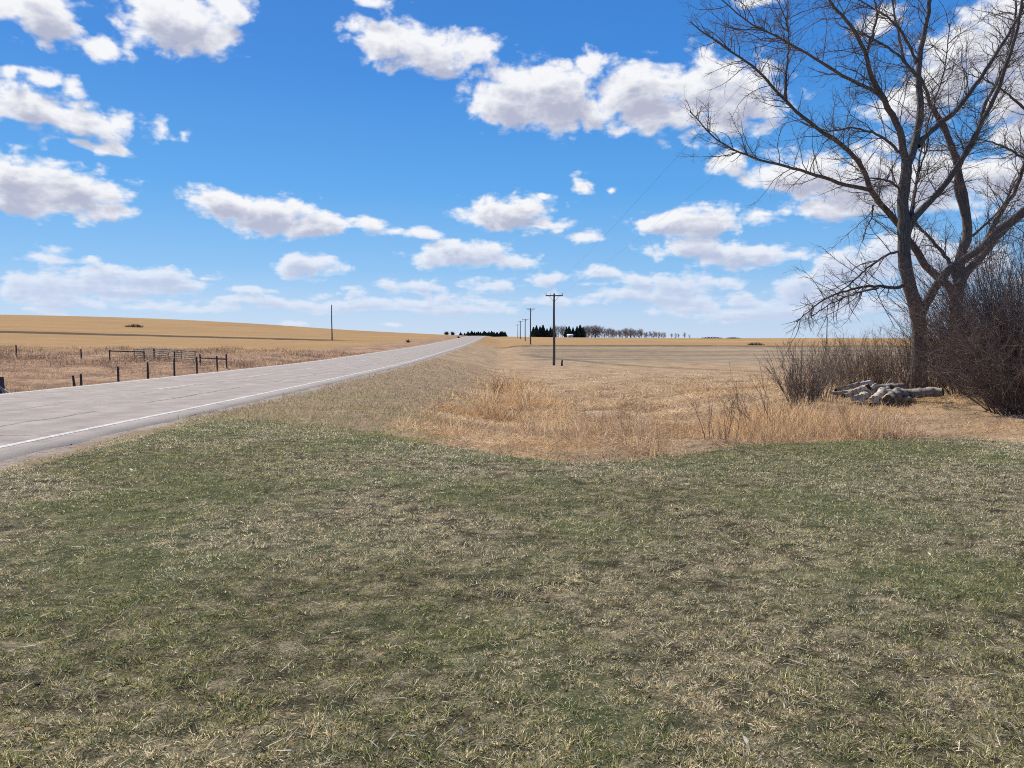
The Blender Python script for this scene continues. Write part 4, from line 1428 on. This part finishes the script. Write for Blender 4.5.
def cloud_group(name, clouds):
    g = bpy.data.node_groups.new(name, 'ShaderNodeTree')
    g.interface.new_socket('P', in_out='INPUT', socket_type='NodeSocketVector')
    g.interface.new_socket('Density', in_out='OUTPUT', socket_type='NodeSocketFloat')
    q = NT(g)
    gi = q.node('NodeGroupInput'); go = q.node('NodeGroupOutput')
    p = gi.outputs[0]
    U, V_, _ = q.sep(p)[:3]
    # cloud-deck coordinates: detail gets finer and flatter towards the horizon
    zz_ = q.math('ADD', q.math('MAXIMUM', q.math('SINE', V_), 0.0), .15)
    cv = q.math('DIVIDE', q.math('COSINE', V_), zz_)
    deck = q.comb(q.math('MULTIPLY', q.math('SINE', U), cv), q.math('MULTIPLY', q.math('COSINE', U), cv), 0.0)
    # gentle warp of the outlines
    wn = q.n.new('ShaderNodeTexNoise'); wn.inputs['Scale'].default_value = 11; wn.inputs['Detail'].default_value = 3
    q.link(p, wn.inputs['Vector'])
    wv = q.vmath('MULTIPLY', q.vmath('SUBTRACT', wn.outputs['Color'], (.5, .5, .5)), (.06, .025, 0))
    pw = q.vmath('ADD', p, wv)
    cur = None
    for (u0, v0, da, db) in clouds:
        e = q.vmath('MULTIPLY_ADD', pw, (1 / da, 1 / db, 0), (-u0 / da, -v0 / db, 0))
        ln = q.vmath('LENGTH', e)
        k = kof(da, db)
        if k < 1:
            ln = q.math('MULTIPLY_ADD', ln, k, 1 - k)
        cur = ln if cur is None else q.math('SMOOTH_MIN', cur, ln, .2)
    sd = q.math('SUBTRACT', 1.0, cur)
    sd = q.math('MAXIMUM', sd, -1.2)
    n1 = q.noise(deck, 3.4, 9, .62)
    n2 = q.noise(q.vmath('MULTIPLY', p, (1, 1.6, 1)), 30, 7, .62)
    vo = q.n.new('ShaderNodeTexVoronoi'); vo.feature = 'SMOOTH_F1'; vo.voronoi_dimensions = '2D'
    vo.inputs['Scale'].default_value = 30; vo.inputs['Detail'].default_value = 2; vo.inputs['Roughness'].default_value = .55
    vo.inputs['Smoothness'].default_value = .35
    q.link(q.vmath('ADD', q.vmath('MULTIPLY', pw, (1, 1.45, 1)), q.vmath('MULTIPLY', q.vmath('SUBTRACT', wn.outputs['Color'], (.5, .5, .5)), (.03, .03, 0))), vo.inputs['Vector'])
    bil = q.math('MULTIPLY', q.math('SUBTRACT', .78, vo.outputs['Distance']), .46)
    nn = q.math('ADD', q.math('MULTIPLY', q.math('SUBTRACT', n1, .5), 1.35), q.math('MULTIPLY', q.math('SUBTRACT', n2, .5), 1.15))
    nn = q.math('ADD', nn, bil)
    q.link(q.math('ADD', sd, nn), go.inputs[0])
    return g


tc = nt.node('ShaderNodeTexCoord')
dirv = nt.vmath('NORMALIZE', tc.outputs['Generated'])
dx, dy, dz = nt.sep(dirv)[:3]
uu = nt.math('ARCTAN2', dx, dy)
vv_ = nt.math('ARCSINE', dz)
pv = nt.comb(uu, vv_, 0.0)

# clear sky: Nishita, cooled the way a camera with a blue-rich white balance sees it
sk_n = nt.vmath('SCALE', sky.outputs[0])
sk_n.node.inputs['Scale'].default_value = SKY_STR
grad = nt.ramp(nt.math('MULTIPLY', vv_, 1.6), [
    (0.0, (.53, .68, .90)), (.05, (.44, .63, .90)), (.14, (.225, .505, .88)), (.30, (.085, .375, .84)), (.52, (.034, .25, .74)), (.80, (.02, .17, .60)), (1.0, (.02, .12, .46))])
clear = nt.mix(.85, sk_n, grad)
bg_plain = bg
nt.link(clear, bg_plain.inputs['Color'])
bg_plain.inputs['Strength'].default_value = .79
hz = nt.step(vv_, .0, .17)
above = nt.step(vv_, -.003, .012)
offv = nt.math('MULTIPLY_ADD', nt.math('MAXIMUM', vv_, 0.0), .060, .0042)
pv1 = nt.vmath('ADD', pv, nt.comb(nt.math('MULTIPLY', offv, -.45), offv, 0.0))


def cloudy(u0, u1, v0, v1, k):
    lst = []
    for (u, v, da, db) in CLP:
        du = max(u0 - u, u - u1, 0) / da; dv = max(v0 - v, v - v1 - .04, 0) / db
        if math.hypot(max(du - .06 / da * .5, 0), max(dv - .02 / db, 0)) < 1 + 1.1 / kof(da, db):
            lst.append((u, v, da, db))
    g = cloud_group('cumulus_field', lst)
    def dens(vec):
        gnode = nt.node('ShaderNodeGroup', node_tree=g)
        nt.link(vec, gnode.inputs[0])
        return gnode.outputs[0]
    d0 = dens(pv); d1 = dens(pv1)
    alpha = nt.step(d0, -.04, .50)
    alpha = nt.math('MULTIPLY', nt.math('MULTIPLY', alpha, nt.math('MULTIPLY_ADD', hz, .32, .66)), above)
    shade = nt.step(nt.math('ADD', nt.math('MULTIPLY', d1, .8), nt.math('MULTIPLY', d0, .2)), .08, .90)
    shade = nt.math('MULTIPLY', shade, nt.math('MULTIPLY_ADD', hz, .35, .60))
    ccol = nt.mix(shade, nt.mix(hz, (.78, .83, .95), (.93, .935, .955)), nt.mix(hz, (.47, .52, .74), (.44, .465, .60)))
    b_ = nt.node('ShaderNodeBackground')
    b_.inputs['Strength'].default_value = .79
    nt.link(nt.mix(alpha, clear, ccol), b_.inputs['Color'])
    return b_.outputs[0]


def split(cond, a, b_):
    mx = nt.node('ShaderNodeMixShader')
    nt.link(cond, mx.inputs[0]); nt.link(a, mx.inputs[1]); nt.link(b_, mx.inputs[2])
    return mx.outputs[0]


def tree(us, v0, v1):
    if len(us) == 2:
        return cloudy(us[0], us[1], v0, v1, 0)
    m_ = len(us) // 2
    return split(nt.math('GREATER_THAN', uu, us[m_]), tree(us[:m_ + 1], v0, v1), tree(us[m_:], v0, v1))


VS = .135
lowb = tree([-1.2, -.47, -.25, -.08, .08, .25, .42, 1.2], -.01, VS)
highb = tree([-1.2, -.5, -.28, .0, .2, .38, 1.2], VS, 1.0)
both = split(nt.math('GREATER_THAN', vv_, VS), lowb, highb)
infr = nt.math('MULTIPLY', nt.math('LESS_THAN', nt.math('ABSOLUTE', uu), 1.2), nt.math('GREATER_THAN', vv_, -.004))
infr = nt.math('MULTIPLY', infr, nt.math('LESS_THAN', vv_, 1.0))
full = split(infr, bg_plain.outputs[0], both)
nt.link(full, nt.n['World Output'].inputs[0])
w.cycles.sampling_method = 'MANUAL'
w.cycles.sample_map_resolution = 512

sun_d = bpy.data.lights.new('sun', 'SUN')
sun_d.energy = 5.0
sun_d.angle = R(.53)
sun_d.color = (1, .94, .83)
sun = bpy.data.objects.new('sun', sun_d)
COL.objects.link(sun)
from mathutils import Vector
sd = Vector((math.sin(SUN_AZ) * math.cos(SUN_EL), math.cos(SUN_AZ) * math.cos(SUN_EL), math.sin(SUN_EL)))
sun.rotation_euler = (-sd).to_track_quat('-Z', 'Y').to_euler()
sun.location = (-20, 30, 60)

scene.view_settings.view_transform = 'Standard'
scene.view_settings.look = 'None'
scene.view_settings.gamma = 1
scene.view_settings.exposure = .36
scene.cycles.use_denoising = False
scene.cycles.filter_width = 1.05
scene.cycles.max_bounces = 6
scene.cycles.diffuse_bounces = 3
scene.cycles.transparent_max_bounces = 4
